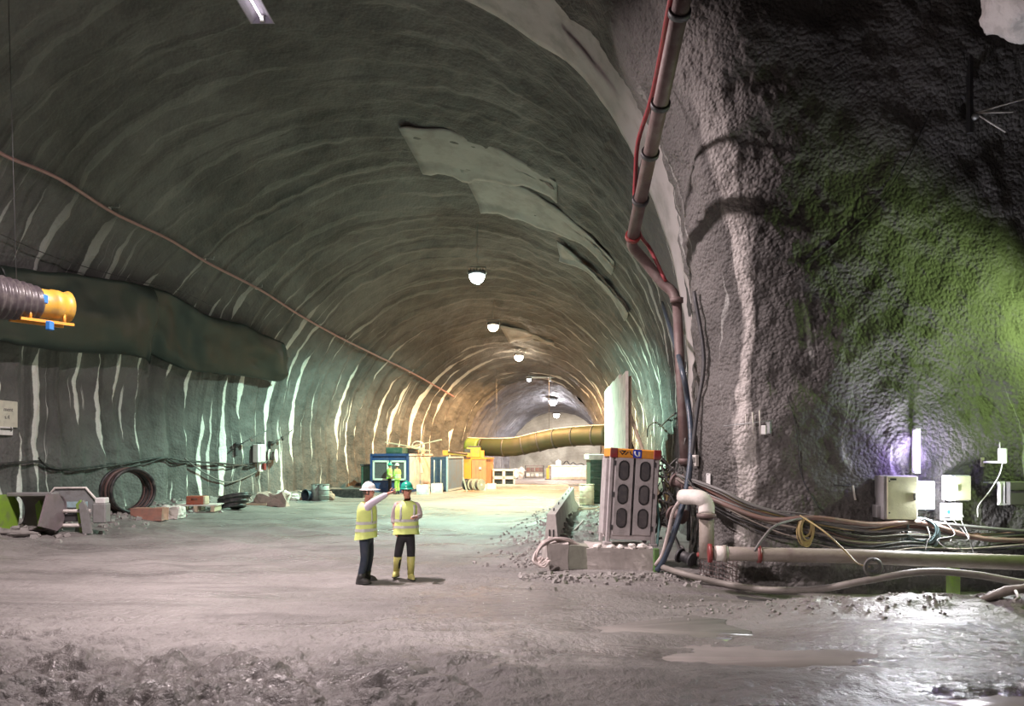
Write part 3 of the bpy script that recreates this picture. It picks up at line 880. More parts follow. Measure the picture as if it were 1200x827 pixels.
# ---- pipes, hoses and cables along the foot of the right wall
t = empty('water_pipe', (3.0, 10.55, 0.0), 'thick mud-caked water pipe running along the foot of the right wall', 'pipe')
def L(px, py, Y): return at(px, py, Y) - Vector(t.location)
pa, pb, pc = L(832, 648, 11.20), L(1010, 652, 10.80), L(1300, 663, 10.15)
MB().tube([pa, pa.lerp(pb, .25), pb, pc], 0.115, 14).build('pipe', MUDPIPE, t)
for q, mm, rr in ((0.0, RED, .155), (0.10, MUDPIPE, .14), (0.33, RED, .14)):
    c = pa.lerp(pb, q); dd = (pb - pa).normalized()
    MB().cyl(c - dd * .03, c + dd * .03, rr, seg=14).build('flange', mm, t)
c = pa.lerp(pb, 0.04); MB().cyl(c, pa.lerp(pb, .12), .125, seg=14).build('coupling', PALECONC, t)
for px in (1117,):
    q = L(px, 657, 10.60)
    MB().box((q.x, q.y, q.z - 0.36), (0.13, 0.16, 0.52), bev=.01).build('support_post', GREENP, t)
t = empty('riser_pipe', at(828, 640, 11.6), 'rusty riser pipe with a pale elbow rising beside the hoses at the tunnel corner', 'pipe')
def L(px, py, Y): return at(px, py, Y) - Vector(t.location)
MB().tube([L(828, 655, 11.5), L(828, 600, 11.7)], 0.125, 14).build('pipe', MUDPIPE, t)
MB().tube(smooth_path([L(828, 602, 11.7), L(827, 590, 11.75), L(819, 583, 11.8), L(800, 582, 12.2)], 5), 0.135, 14).build('elbow', PALECONC, t)
for a in ((828, 604), (828, 650)):
    q = L(a[0], a[1], 11.6); MB().cyl(q - Vector((0, 0, .03)), q + Vector((0, 0, .03)), .165, seg=14).build('flange', RED if a[1] > 620 else RUST, t)
rope3('rubber_hose', [at(770, 662, 13.2), at(800, 672, 12.2), at(850, 684, 11.85), at(900, 691, 11.25), at(960, 690, 10.90), at(1010, 681, 10.55), at(1080, 670, 10.30), at(1140, 673, 10.05), at(1215, 685, 9.75), at(1320, 692, 9.55)],
      0.055, mat('muddy_hose', (0.27, 0.245, 0.22), 0.55, 0, 0.5), 'thick muddy hose looping along the ground in front of the water pipe', 'hose', seg=10, n=8)
t = empty('pump_nozzle', at(1172, 700, 9.55), 'mud-caked tapered nozzle lying at the right edge below the hose', 'nozzle')
def L(px, py, Y): return at(px, py, Y) - Vector(t.location)
MB().tube([L(1140, 706, 9.75), L(1152, 703, 9.70), L(1165, 697, 9.65), L(1180, 692, 9.55), L(1196, 690, 9.50), L(1240, 684, 9.35)], [0.02, 0.05, 0.055, 0.07, 0.06, 0.07], 10).build('barrel', MUDPIPE, t)
MB().tube([L(1166, 697, 9.65), L(1168, 696.5, 9.65)], .075, 10).build('collar', STONE, t)
MB().tube([L(1190, 692, 9.45), L(1194, 700, 9.35), L(1188, 704, 9.30)], .022, 6).build('hook', PALECONC, t)
# cable bundle
rnd = random.Random(4)
BUND = [(812, 560), (850, 580), (892, 598), (940, 606), (1000, 617), (1060, 614), (1120, 622), (1200, 624), (1260, 622)]
CREAM = mat('cream_cable', (.26, .225, .19), .5, 0, .4); DULLG = mat('dull_green_cable', (.08, .085, .06), .5, 0, .4)
kinds = [(BROWNCAB, .036, 'thick red-brown'), (GREYCAB, .022, 'grey'), (BLACK, .026, 'black'), (CREAM, .014, 'thin cream'), (BROWNCAB, .016, 'thin red-brown'), (YELCAB, .012, 'thin yellow'), (GREYCAB, .013, 'thin grey'),
         (BLACK, .014, 'thin black'), (DULLG, .020, 'dull green'), (CREAM, .024, 'cream'), (GREYCAB, .032, 'thick grey'), (DULLG, .012, 'thin dull green')]
for k in range(12):
    mm, r, cn = kinds[k]
    sag = rnd.uniform(0, 30); ph = rnd.uniform(0, 6)
    pts = [(x + rnd.uniform(-6, 6), y - 4 + sag * math.sin(PI * (i / 8.0)) ** 0.7 + 4 * math.sin(i * 1.3 + ph) + (k % 5) * 2, 0.17 + 0.05 * (k % 4)) for i, (x, y) in enumerate(BUND)]
    cable('bundle_cable', pts, 0.15, r, mm, '%s cable in the sagging bundle along the right wall above the water pipe' % cn, 'cable', 'cables bundled along the right wall', n=8)
rope3('conduit_hose', [hitp(820, 572, .3), hitp(850, 588, .32), hitp(895, 603, .33), hitp(950, 606, .33), hitp(1010, 616, .3), hitp(1070, 612, .3), hitp(1140, 627, .3), hitp(1230, 630, .3)], 0.045, mat('dusty_red_hose', (0.20, 0.12, 0.10), 0.5, 0, 0.5), 'thickest dusty red hose at the top of the sagging cable bundle', 'hose', seg=8)
def coil(name, c, ax_n, rx, rz, n, r, m, label, cat='coil', seed=1, spread=0.10, drop=0.0):
    """loops of cable hung on a hook: c = top of the coil"""
    rn = random.Random(seed); t = empty(name, c, label, cat)
    nh = Vector(ax_n).normalized(); right = Vector((0, 0, 1)).cross(nh)
    for k in range(n):
        a = rx * rn.uniform(.75, 1.1); b = rz * rn.uniform(.7, 1.1); off = nh * rn.uniform(0, spread); sh = right * rn.uniform(-.12, .12) * rx
        P = [right * (a * math.sin(2 * PI * i / 20)) + Vector((0, 0, -b + b * math.cos(2 * PI * i / 20))) + off + sh for i in range(21)]
        MB().tube(P, r, 6, caps=False).build('loop', m, t)
    MB().cyl(nh * -0.25 + Vector((0, 0, -.02)), nh * (spread + .05) + Vector((0, 0, -.02)), 0.014, seg=6).build('hook', DSTEEL, t)
    return t
p, n = hit(932, 604, .32); coil('cable_coil', p, (n.x, n.y, 0), 0.12, 0.22, 9, 0.014, YELCAB, 'yellow cable coil hung on a hook above the water pipe', seed=2)
p, n = hit(1073, 606, .22); coil('cable_coil', p, (n.x, n.y, 0), 0.26, 0.26, 14, 0.010, mat('blue_grey_cable', (0.13, 0.19, 0.20), 0.4), 'dark blue-grey cable coil hanging under the flood lamp', seed=3)
p = at(1022, 654, 10.55); coil('hose_coil', p, (0, -1, 0), 0.12, 0.13, 4, 0.016, GREYCAB, 'small grey hose ring hanging in front of the water pipe', seed=5, spread=.05)
rope3('yellow_lead', [hitp(937, 602, .36), at(965, 622, 10.85), at(990, 645, 10.70), at(1005, 660, 10.60), at(1020, 664, 10.55)], 0.014, YELCAB, 'yellow lead hanging from the coil to the small hose ring', 'cable')
rope3('grey_lead', [hitp(930, 604, .36), at(910, 615, 11.15), at(893, 632, 11.05), at(884, 646, 11.00)], 0.022, GREYCAB, 'pale grey lead curving down from the yellow coil to the pipe', 'cable')
rn = random.Random(9)
for k in range(4):
    x0 = 1078 + 13 * k
    rope3('loose_lead', [hitp(x0, 606, .2), hitp(x0 + rn.uniform(-5, 5), 625, .42), hitp(x0 + rn.uniform(-8, 4), 638, .42), hitp(x0 + rn.uniform(-8, 8), 648, .42)], 0.008, GREYCAB,
          'thin loose lead trailing below the cabinets on the right wall, %s of four' % ('leftmost', 'second from left', 'third from left', 'rightmost')[k], 'cable', 'loose leads below the cabinets')
rope3('sensor_wire', [hitp(922, 460, .05), hitp(930, 490, .05), hitp(934, 520, .06), hitp(940, 560, .05), hitp(960, 600, .1)], 0.008, BLACK, 'thin black wire running down the right wall beside the aerial', 'cable')
rope3('strung_wire', [hitp(912, 326, .05), hitp(960, 300, .05), hitp(1020, 250, .06), hitp(1060, 190, .05), hitp(1090, 130, .05)], 0.010, BLACK, 'thin black wire slanting up across the green-lit right wall', 'cable')
# reinforcement mesh at the foot of the nose
t, s = wall_thing('reinforcing_mesh', 845, 668, 0.06, 'rusty reinforcing mesh bare at the foot of the tunnel corner', 'mesh')
for k in range(12): MB().cyl((-0.45 + k * 0.085, -0.03, -0.30), (-0.45 + k * 0.085, -0.03, 0.36), 0.006, seg=5).build('upright_wire', RUST, t)
for k in range(8): MB().cyl((-0.5, -0.04, -0.28 + k * 0.085), (0.55, -0.04, -0.28 + k * 0.085), 0.006, seg=5).build('cross_wire', RUST, t)

# ---- overhead delivery pipe and hoses at the portal edge
t = empty('delivery_pipe', at(740, 285, 14.3), 'long overhead steel pipe slanting down in front of the portal edge', 'pipe')
def L(px, py, Y): return at(px, py, Y) - Vector(t.location)
A = L(812, -60, 8.8); B = L(741, 280, 14.0)
MB().cyl(A, B, 0.125, seg=16).build('pipe', RUST, t)
for q in (0.15, 0.42, 0.60, 0.80, 0.985):
    c = A.lerp(B, q); dd = (B - A).normalized()
    MB().cyl(c - dd * .04, c + dd * .04, 0.16, seg=16).build('coupling', DSTEEL if q < .9 else RED, t)
MB().tube(smooth_path([B, L(742, 290, 14.3), L(755, 305, 14.6), L(775, 330, 14.6), L(788, 342, 14.5), L(793, 356, 14.4)], 4), 0.11, 12).build('bend', RUST, t)
MB().tube([L(793, 352, 14.4), L(797, 430, 14.2), L(803, 545, 13.6)], 0.10, 12).build('down_pipe', RUST, t)
for px, py in ((793, 352), (803, 540)):
    q = L(px, py, 14.3 if py < 400 else 13.65); MB().cyl(q - Vector((0, 0, .05)), q + Vector((0, 0, .05)), 0.14, seg=12).build('coupling', RUST, t)
for q in (0.42, 0.66, 0.86):
    c = A.lerp(B, q); w = c + Vector(t.location)
    up = BVH.ray_cast(w, Vector((0.25, 0.3, 1)).normalized())[0]
    e = (up - Vector(t.location)) if up is not None else c + Vector((0, 0, 1.5))
    MB().cyl(c, e, 0.012, seg=6).build('hanger', DSTEEL, t)
rope3('red_hose', [at(795, -40, 9.0), at(783, 15, 9.7), at(773, 70, 10.8), at(762, 120, 11.8), at(748, 165, 12.7), at(745, 200, 13.2), at(744, 245, 13.7), at(750, 275, 14.2), at(762, 292, 14.6), at(780, 330, 14.5)], 0.042, REDHOSE, 'red hose hanging alongside the overhead pipe', 'hose', seg=8)
rope3('black_lead', [at(800, -30, 8.9), at(777, 60, 10.6), at(765, 120, 11.8), at(760, 165, 12.6), at(752, 190, 13.0), at(745, 225, 13.5), at(742, 265, 13.9)], 0.022, BLACK, 'black lead tied along the overhead pipe beside the red hose', 'cable')
rope3('black_hose', [hitp(784, 352, .25), at(796, 420, 14.0), at(806, 470, 13.6), at(810, 520, 13.2), at(805, 570, 12.9), at(793, 615, 12.8), at(778, 655, 12.9), at(770, 668, 13.0)], 0.055, BLUEBLACK, 'blue-black hose running down the portal corner to the ground', 'hose', seg=8)
rope3('white_hose', [at(820, 578, 12.0), at(805, 580, 12.3), at(790, 597, 12.6), at(783, 625, 12.8), at(776, 650, 12.9), at(768, 662, 13.0)], 0.035, PALEHOSE, 'pale hose curving from the riser elbow down to the ground', 'hose', seg=8)
rope3('teal_hose', [at(763, 545, 14.0), at(768, 575, 13.9), at(772, 610, 13.7), at(770, 640, 13.6)], 0.025, mat('teal_hose', (0.20, 0.42, 0.40), 0.5), 'teal hose hanging close to the right side of the ventilated cabinet', 'hose')
rope3('hose_on_wall', [hitp(818, 340, .1), hitp(830, 420, .1), hitp(822, 480, .1), hitp(816, 560, .15), hitp(815, 630, .15)], 0.04, DSTEEL, 'dark cable running down the edge of the tunnel corner', 'cable', seg=8)
# tangled leads beside the cabinet
rn = random.Random(21)
m = MB()
for k in range(26):
    c = Vector(at(rn.uniform(768, 806), rn.uniform(528, 640), rn.uniform(13.4, 14.2)))
    P = [c + Vector((rn.uniform(-.22, .22), rn.uniform(-.12, .12), rn.uniform(-.35, .3))) for i in range(5)]
    m.tube(smooth_path(P, 5), rn.choice([0.012, 0.018, 0.026]), 5)
o = m.build('cable_tangle', GREYCAB); tag(o, 'tangled grey leads beside the ventilated cabinet at the portal foot', 'cables', kind='stuff')
for k, (x, y, mm) in enumerate(((786, 600, RUST), (796, 650, DSTEEL), (790, 562, RUST))):
    m = MB().cyl(at(x, y, 13.5), at(x + 16, y + 6, 13.3), 0.11, seg=12)
    m.cyl(at(x, y, 13.5), at(x + 2, y + 1, 13.47), 0.15, seg=12).cyl(at(x + 14, y + 5, 13.33), at(x + 16, y + 6, 13.3), .15, seg=12)
    b = at(x, y, 13.5); o = m.build('pipe_stub', mm, None, loc=b)
    tag(o, ('rusty flanged pipe stub among the hoses, middle of three', 'dark flanged pipe stub lowest among the hoses', 'rusty flanged pipe stub, topmost among the tangled hoses')[k], 'pipe')
rope3('draped_cable', [hitp(762, 512, .15), hitp(764, 500, .2), hitp(772, 494, .15), hitp(780, 500, .25), hitp(788, 490, .15), hitp(798, 484, .15)], 0.03, BLACK, 'black cable draped over hooks above the ventilated cabinet', 'cable')
# small lamp on the corner
t, s = wall_thing('bulkhead_lamp', 806, 428, 0.06, 'tiny lit bulkhead lamp on the portal corner', 'lamp')
MB().box((0, -0.02, 0), (0.14, 0.06, 0.20), bev=.02).build('housing', DSTEEL, t)
MB().ball((0, -0.07, 0), (0.055, 0.05, 0.08), 10, 7).build('globe', glow('small_glow', (1, 0.97, 0.9), 6), t)
MB().box((0, -0.02, -0.22), (0.42, 0.05, 0.03)).build('bracket', DSTEEL, t)
t, s = wall_thing('socket_box', 819, 541, 0.08, 'small pale socket box on the portal corner above the notice sheet', 'junction box')
MB().box((0, -0.04, 0), (0.13, 0.09, 0.22), bev=.01).build('body', PALECONC, t)
MB().box((0, -0.09, 0.02), (0.09, 0.02, 0.1), bev=.005).build('lid', GREYCAB, t)

# green-lamp out of frame to the right
p, n = hit(1175, 470, 0.0)
t = empty('bulkhead_lamp', (10.4, 10.5, 4.6), 'green bulkhead lamp on a bracket beyond the right edge of the picture', 'lamp')
MB().box((0, 0.10, 0), (0.3, 0.12, 0.3), bev=.02).build('housing', DSTEEL, t)
MB().ball((0, 0, 0), (0.12, 0.1, 0.12), 10, 7).build('globe', glow('green_glow', (0.7, 1.0, 0.3), 8), t)
MB().cyl((0, 0.1, 0), (0.1, 1.2, 0), 0.03, seg=8).build('arm', STEEL, t)
spot_light('green_light', (-0.1, -0.16, 0), (-1, 0.45, -0.35), 'green', 120, 0.7, 0.12, t)
# shotcrete lump at the top right, its lit look put into the pale colour
m = MB(); 
rn = random.Random(3)
c = at(1222, -26, 9.6)
vs = []; fs = []
SEG, RNG = 40, 26
for i in range(RNG + 1):
    th = PI * i / RNG
    for k in range(SEG):
        ph = 2 * PI * k / SEG
        d0 = Vector((math.sin(th) * math.cos(ph), math.sin(th) * math.sin(ph), math.cos(th)))
        q = np.array([d0.x * 3]), np.array([d0.y * 3]), np.array([d0.z * 3])
        rr = 1 + 0.12 * float(fbm(*q, 3)[0])
        vs.append(Vector((d0.x * 0.62, d0.y * 0.9, d0.z * 0.72)) * rr)
for i in range(RNG):
    for k in range(SEG):
        fs.append((i * SEG + k, i * SEG + (k + 1) % SEG, (i + 1) * SEG + (k + 1) % SEG, (i + 1) * SEG + k))
m.add(vs, fs, True)
o = m.build('trim_3', mat('lit_tone_shotcrete', (0.72, 0.68, 0.66), 0.8, 0, 0.3, 5, 0.8)); o.location = c; tag(o, kind='structure')
# ------------------------------------------------------------------ ventilated cabinet on concrete blocks
BLK = [((640, 667), 0.00), ]
cb = at(738, 642, 13.55); cb.z = 0.44
t = empty('ventilated_cabinet', cb, 'dusty grey cabinet with six rounded windows and an orange band, standing on concrete blocks', 'cabinet', rz=0.10)
TL = rot('Y', 0.055)
def tb(m, c, sz, **k): return m.box(TL @ Vector(c), sz, TL, **k)
CABM = mat('dusty_cabinet', (0.50, 0.46, 0.46), 0.55, 0, 0.35, 5)
W2, D2, H2 = 0.94, 0.55, 1.92
m = MB(); tb(m, (0, D2 / 2, 0.98), (W2 - .06, D2, 1.74)); m.build('body', CABM, t)
for sx in (-1, 1):
    m = MB(); tb(m, (sx * (W2 / 2 - .01), 0.0, 0.88), (0.075, 0.09, 1.76), bev=.012); m.build('corner_post', CABM, t)
    m = MB(); tb(m, (sx * (W2 / 2 - .01), D2, 0.88), (0.075, 0.09, 1.76), bev=.012); m.build('corner_post', CABM, t)
    m = MB(); tb(m, (sx * (W2 / 2 - .01), 0.0, 0.03), (0.16, 0.16, 0.06), bev=.012); m.build('foot_plate', CABM, t)
def stadium(w, h, n=7):
    r = w / 2; out = []
    for k in range(n + 1): a = PI * k / n; out.append((r * math.cos(a), h / 2 - r + r * math.sin(a)))
    for k in range(n + 1): a = PI + PI * k / n; out.append((r * math.cos(a), -h / 2 + r + r * math.sin(a)))
    return out
for sx in (-1, 1):
    m = MB(); tb(m, (sx * 0.205, -0.03, 0.98), (0.375, 0.05, 1.58 if sx < 0 else 1.54), bev=.012); d = m.build('door', CABM, t)
    for k in range(3):
        z = 0.98 + (1 - k) * 0.47 + 0.03
        c = TL @ Vector((sx * 0.215, -0.057, z)); ax = TL @ Vector((1, 0, 0)); az = TL @ Vector((0, 0, 1))
        MB().prism(stadium(0.215, 0.40), c, ax, az, (0, -0.014, 0)).build('gasket', BLACK, d)
        MB().prism(stadium(0.155, 0.34), c + Vector((0, -0.012, 0)), ax, az, (0, -0.010, 0)).build('window_pane', GLASSD, d)
    for z in (0.35, 1.0, 1.62):
        m = MB(); tb(m, (sx * 0.405, -0.06, z), (0.03, 0.04, 0.10)); m.build('hinge', DSTEEL, d)
m = MB(); tb(m, (0, -0.035, 0.98), (0.02, 0.045, 1.56)); m.build('door_gap_strip', BLACK, t)
m = MB(); tb(m, (0, D2 / 2 - .03, 1.82), (W2 + .04, D2 + .10, 0.18), bev=.02); top = m.build('top_band', ORANGE, t)
for sx in (-1, 1):
    m = MB(); tb(m, (sx * (W2 / 2 - .03), -0.085 + .0, 1.82), (0.15, 0.03, 0.19), bev=.01); m.build('red_end', RED, top)
m = MB(); tb(m, (0.03, -0.09, 1.82), (0.17, 0.012, 0.165)); ph = m.build('phone_sign', mat('sign_blue', (0.03, 0.06, 0.45), 0.4, 0, 0.1), top)
P = [TL @ Vector(p) for p in ((-0.02, -0.10, 1.87), (-0.02, -0.10, 1.83), (0.0, -0.10, 1.79), (0.045, -0.10, 1.765))]
MB().tube(smooth_path(P, 4), 0.014, 6).build('handset', WHITEPL, ph) if False else None
o = MB().tube(smooth_path(P, 4), 0.014, 6).build('handset', WHITEPL, top)
m = MB(); tb(m, (0.065, -0.10, 1.815), (0.035, 0.008, 0.09)); m.build('pictogram', WHITEPL, top)
m = MB()
for a, b in (((-.33, 1.86), (-.27, 1.79)), ((-.30, 1.87), (-.22, 1.85)), ((-.27, 1.80), (-.21, 1.87)), ((-.22, 1.79), (-.16, 1.85)), ((-.13, 1.87), (-.10, 1.80)), ((-.10, 1.81), (-.05, 1.78))):
    m.cyl(TL @ Vector((a[0], -0.092, a[1])), TL @ Vector((b[0], -0.092, b[1])), 0.010, seg=5)
m.build('lettering', BLACK, top)
m = MB(); tb(m, (-W2 / 2 - 0.06, 0.2, 0.95), (0.06, 0.35, 1.5), bev=.01); m.build('side_panel', CABM, t)

# precast blocks below
def lump_box(m, c, size, seed, amp=0.03, rz=0.0, sub=5):
    bm = bmesh.new(); bmesh.ops.create_cube(bm, size=1.0)
    bmesh.ops.subdivide_edges(bm, edges=bm.edges, cuts=sub, use_grid_fill=True)
    R = rotz(rz); vs = []
    co = np.array([[v.co.x * size[0], v.co.y * size[1], v.co.z * size[2]] for v in bm.verts])
    n = np.stack([fbm(co[:, 0] * 3 + seed, co[:, 1] * 3, co[:, 2] * 3 + k * 7, 3) for k in range(3)], 1)
    co = co + n * amp
    vs = [R @ Vector(p) + Vector(c) for p in co]
    bm.verts.index_update()
    fs = [tuple(v.index for v in f.verts) for f in bm.faces]
    bm.free(); m.add(vs, fs)
    return m
def rock(name, p, size, seed, mt, label, cat='stone', rz=0.0, amp=0.10, group=None):
    m = MB(); r = random.Random(seed)
    vs = []; fs = []; S, R = 12, 8
    for i in range(R + 1):
        th = PI * i / R
        for k in range(S):
            ph = 2 * PI * k / S
            d0 = (math.sin(th) * math.cos(ph), math.sin(th) * math.sin(ph), math.cos(th))
            q = [np.array([c * 1.6 + seed * 3.1]) for c in d0]
            f = 1 + 0.35 * float(fbm(*q, 2)[0])
            vs.append(rotz(rz) @ Vector((d0[0] * size[0] / 2 * f, d0[1] * size[1] / 2 * f, d0[2] * size[2] / 2 * f + size[2] * .42)))
    for i in range(R):
        for k in range(S): fs.append((i * S + k, i * S + (k + 1) % S, (i + 1) * S + (k + 1) % S, (i + 1) * S + k))
    m.add(vs, fs, False)
    o = m.build(name, mt); o.location = p
    return tag(o, label, cat, group)
def block(px0, px1, Y, h, dep, mt, label, seed, rz=0.0):
    x0, x1 = (px0 - 600) * Y / F, (px1 - 600) * Y / F
    o = lump_box(MB(), (0, dep / 2, h / 2 - .05), (x1 - x0, dep, h + .1), seed, 0.035, rz).build('concrete_block', mt)
    o.location = ((x0 + x1) / 2, Y, 0); return tag(o, label, 'concrete block')
block(639, 664, 13.2, 0.52, 0.55, PALECONC if False else CONC, 'pale concrete block at the left end of the row under the cabinet', 1.3, 0.25)
block(664.5, 689, 13.3, 0.46, 0.6, CONCG, 'greenish middle concrete block in the row under the cabinet', 4.4, 0.0)
block(689.5, 765, 13.25, 0.42, 0.95, CONC, 'long pinkish concrete block directly beneath the cabinet', 7.9, -0.03)
b = at(769, 655, 13.1)
o = MB().box((0, 0, 0.21), (0.10, 0.10, 0.46), bev=.01).build('marker_post', mat('green_post', (0.09, 0.20, 0.05), 0.6)); o.location = (b.x, 13.1, 0); tag(o, 'short green post at the right end of the concrete blocks', 'post')
rn = random.Random(12)
for k, x in enumerate((700, 716, 727, 741, 752)):
    Y = 13.32; p = at(x, 640, Y); p.z = 0.40
    rock('stone', p, (rn.uniform(.12, .22), .16, rn.uniform(.08, .13)), 30 + k, PALECONC, 'pale stone lying on the block in front of the cabinet, %s from the left' % ('first', 'second', 'third', 'fourth', 'last')[k], group='stones on the long block')
# coiled hoses over the block
t = empty('hose_pile', at(650, 668, 13.1), 'pale hoses piled in loops over the left concrete block', 'hose')
bl = Vector(t.location)
for k in range(9):
    w = rn.uniform(-.03, .03); oo = k * 0.025
    P = [at(683 - k * 2.5, 640, 13.55), at(668 - k * 3, 633 - k * .3, 13.45), at(650 - k, 630 + k * .6, 13.3), at(636 - k * .6, 636 + k, 13.1), at(629 - k * .7, 648 + k * 1.2, 12.98 - oo), at(627 + k * 1.2, 660 + k * .5, 12.95 - oo), at(634 + k * 1.4, 652 + k * .6, 12.9 - oo)]
    P = [p - bl + Vector((rn.uniform(-.03, .03), 0, rn.uniform(-.02, .02))) for p in P]
    MB().tube(smooth_path(P, 6), 0.022, 6).build('hose_loop', PALEHOSE, t)
# ------------------------------------------------------------------ jersey barriers
JP = [(-0.30, 0), (0.30, 0), (0.30, 0.08), (0.15, 0.30), (0.10, 0.86), (-0.10, 0.86), (-0.15, 0.30), (-0.30, 0.08)]
A = Vector((0.92, 16.0, 0)); B = Vector((2.55, 29.2, 0)); seg = (B - A) / 3; ang = math.atan2(seg.y, seg.x) - PI / 2
lab = ('nearest concrete road barrier, slots in its end, behind the hose pile', 'middle concrete road barrier of the row beside the road', 'farthest concrete road barrier of the row, brightly lit')
for k in range(3):
    t = empty('road_barrier', A + seg * k, lab[k], 'barrier', ang, 'concrete road barriers')
    t.location.z = -0.02
    MB().prism(JP, (0, 0.02, 0), (1, 0, 0), (0, 0, 1), (0, seg.length - 0.05, 0)).build('body', CONC, t)
    for x in (-0.04, 0.05): MB().box((x, 0.015, 0.35), (0.035, 0.02, 0.30)).build('slot', BLACK, t)
    for y in (1.0, 3.2): MB().tube([(0, y - .1, 0.85), (0, y - .1, .92), (0, y + .1, .92), (0, y + .1, .85)], 0.012, 5).build('lifting_eye', DSTEEL, t)
rope3('bent_bar', [at(661, 632, 17.4), at(672, 622, 18.5), at(684, 610, 20)], 0.03, PALEHOSE, 'pale bent bar leaning on the ground behind the nearest barrier', 'bar')
# ------------------------------------------------------------------ tall panel, green bin, boards behind the cabinet
t = empty('tall_panel', (3.75, 26, 0), 'tall pale timber panel standing beside the right wall behind the cabinet', 'panel')
BOARD = mat('pale_board', (0.66, 0.60, 0.53), 0.75, 0, 0.35, 2, 0.3)
for k in range(4):
    y0, y1 = 22 + k * 2.0, 22 + (k + 1) * 2.0 - .03
    x0, x1 = 3.66 + (y0 - 22) * .05 - 3.75, 3.66 + (y1 - 22) * .05 - 3.75
    h0 = 5.05 - (0.0 if k else 0.12)
    MB().add([(x0, y0 - 26, -.05), (x0 + .09, y0 - 26, -.05), (x1 + .09, y1 - 26, -.05), (x1, y1 - 26, -.05), (x0, y0 - 26, h0), (x0 + .09, y0 - 26, h0), (x1 + .09, y1 - 26, h0 - .06), (x1, y1 - 26, h0 - .06)],
             [(3, 2, 1, 0), (4, 5, 6, 7), (0, 1, 5, 4), (1, 2, 6, 5), (2, 3, 7, 6), (3, 0, 4, 7)]).build('board', BOARD, t)
for k in range(4):
    y = 22.3 + k * 2.4; x = 3.66 + (y - 22) * .05 - 3.75 + .16
    MB().box((x, y - 26, 2.4), (0.12, 0.12, 4.8)).cyl((x, y - 26, 3.6), (x + 1.3, y - 26, 0.0), 0.06, seg=6).build('prop', WOOD, t)
b = gp(701, 589); b.x = 4.25; b.y = 31.6
t = empty('site_bin', (4.35, 31.4, 0.0), 'dark green ribbed bin with a pale lid beside the cabinet', 'bin')
m = MB().box((0, 0.8, 1.0), (1.5, 1.6, 2.0)); m.build('body', DGREEN, t)
for k in range(6): MB().box((0, -0.02, 0.25 + k * .30), (1.46, 0.06, 0.10), bev=.01).build('rib', DGREEN, t)
MB().box((0.0, 0.8, 2.12), (1.7, 1.8, 0.26), bev=.03).build('lid', PALECONC, t)
o = MB().box((0, 0, 0.62), (0.62, 0.05, 1.25), rot('Y', 0.22)).build('leaning_board', mat('ochre_board', (0.62, 0.34, 0.12), 0.6)); o.location = (4.42, 30.6, 0.02); o.rotation_euler = (-0.12, 0, 0); tag(o, 'ochre board leaning against the green bin', 'board')
t = empty('pale_drum', (3.35, 30.6, 0), 'pale dusty drum standing left of the green bin', 'drum')
MB().cyl((0, 0, 0), (0, 0, 0.9), 0.33, seg=20).build('body', mat('pale_tan', (0.70, 0.60, 0.44), 0.6), t)
for z in (0.02, 0.3, 0.6, 0.89): MB().cyl((0, 0, z - .012), (0, 0, z + .012), 0.345, seg=20).build('hoop', MATS['pale_tan'], t)
for k, (x, y, a, l) in enumerate(((3.0, 27.2, .5, .9), (3.5, 26.3, -.7, .8), (3.9, 28.5, .2, .7))):
    o = MB().box((0, 0, 0.05), (l, 0.07, 0.06)).build('timber_offcut', WOOD); o.location = (x, y, gz(x, y)); o.rotation_euler = (0, 0, a)
    tag(o, ('timber offcut on the ground, nearest the barrier', 'timber offcut on the ground, closest to the camera, below the green bin', 'timber offcut on the ground right in front of the green bin')[k], 'timber', 'timber offcuts')
# ------------------------------------------------------------------ ventilation duct across the far tunnel
pts = [(548, 523, 10, 51.5), (565, 524, 10, 51), (600, 524, 10.5, 50), (625, 519, 11, 49.5), (650, 514, 11, 49), (680, 511, 11, 48), (712, 510, 12, 47)]
c0 = at(600, 524, 50)
t = empty('ventilation_duct', c0, 'big green-grey ventilation duct slung across the far tunnel', 'duct')
P = smooth_path([at(x, y, Y) - c0 for x, y, r, Y in pts], 8)
R = np.interp(np.linspace(0, len(pts) - 1, len(P)), range(len(pts)), [r * Y / F for x, y, r, Y in pts])
DUCT = mat('duct_fabric', (0.034, 0.042, 0.017), 0.6, 0, 0.6, 0.8, 0.3, (0.04, 0.03, 0.02)); DUCTG = mat('duct_green', (0.14, 0.21, 0.04), 0.55, 0, 0.3)
MB().tube(P[8:], [float(r) * (1 + .02 * math.sin(i * 1.9)) for i, r in enumerate(R)][8:], 20).build('tube', DUCT, t)
MB().tube(P[:8], [float(r) for r in R][:8], 20).build('end_sleeve', DUCTG, t)
for i in range(8, len(P), 6):
    d = (P[min(i + 1, len(P) - 1)] - P[i - 1]).normalized()
    MB().cyl(P[i] - d * .05, P[i] + d * .05, float(R[i]) * 1.06, seg=20).build('hoop', DSTEEL, t)
MB().tube([p + Vector((0, 0, float(r) + .04)) for p, r in zip(P, R)], 0.03, 6).build('lit_top_stripe', PALECONC, t)  # pale strip laid along the top to imitate light on the duct
for i in (12, 30, 44):
    up = BVH.ray_cast(P[i] + c0 + Vector((0, 0, 1)), Vector((0, 0, 1)))[0]
    if up is not None: MB().cyl(P[i], up - c0, 0.012, seg=5).build('hanger', DSTEEL, t)
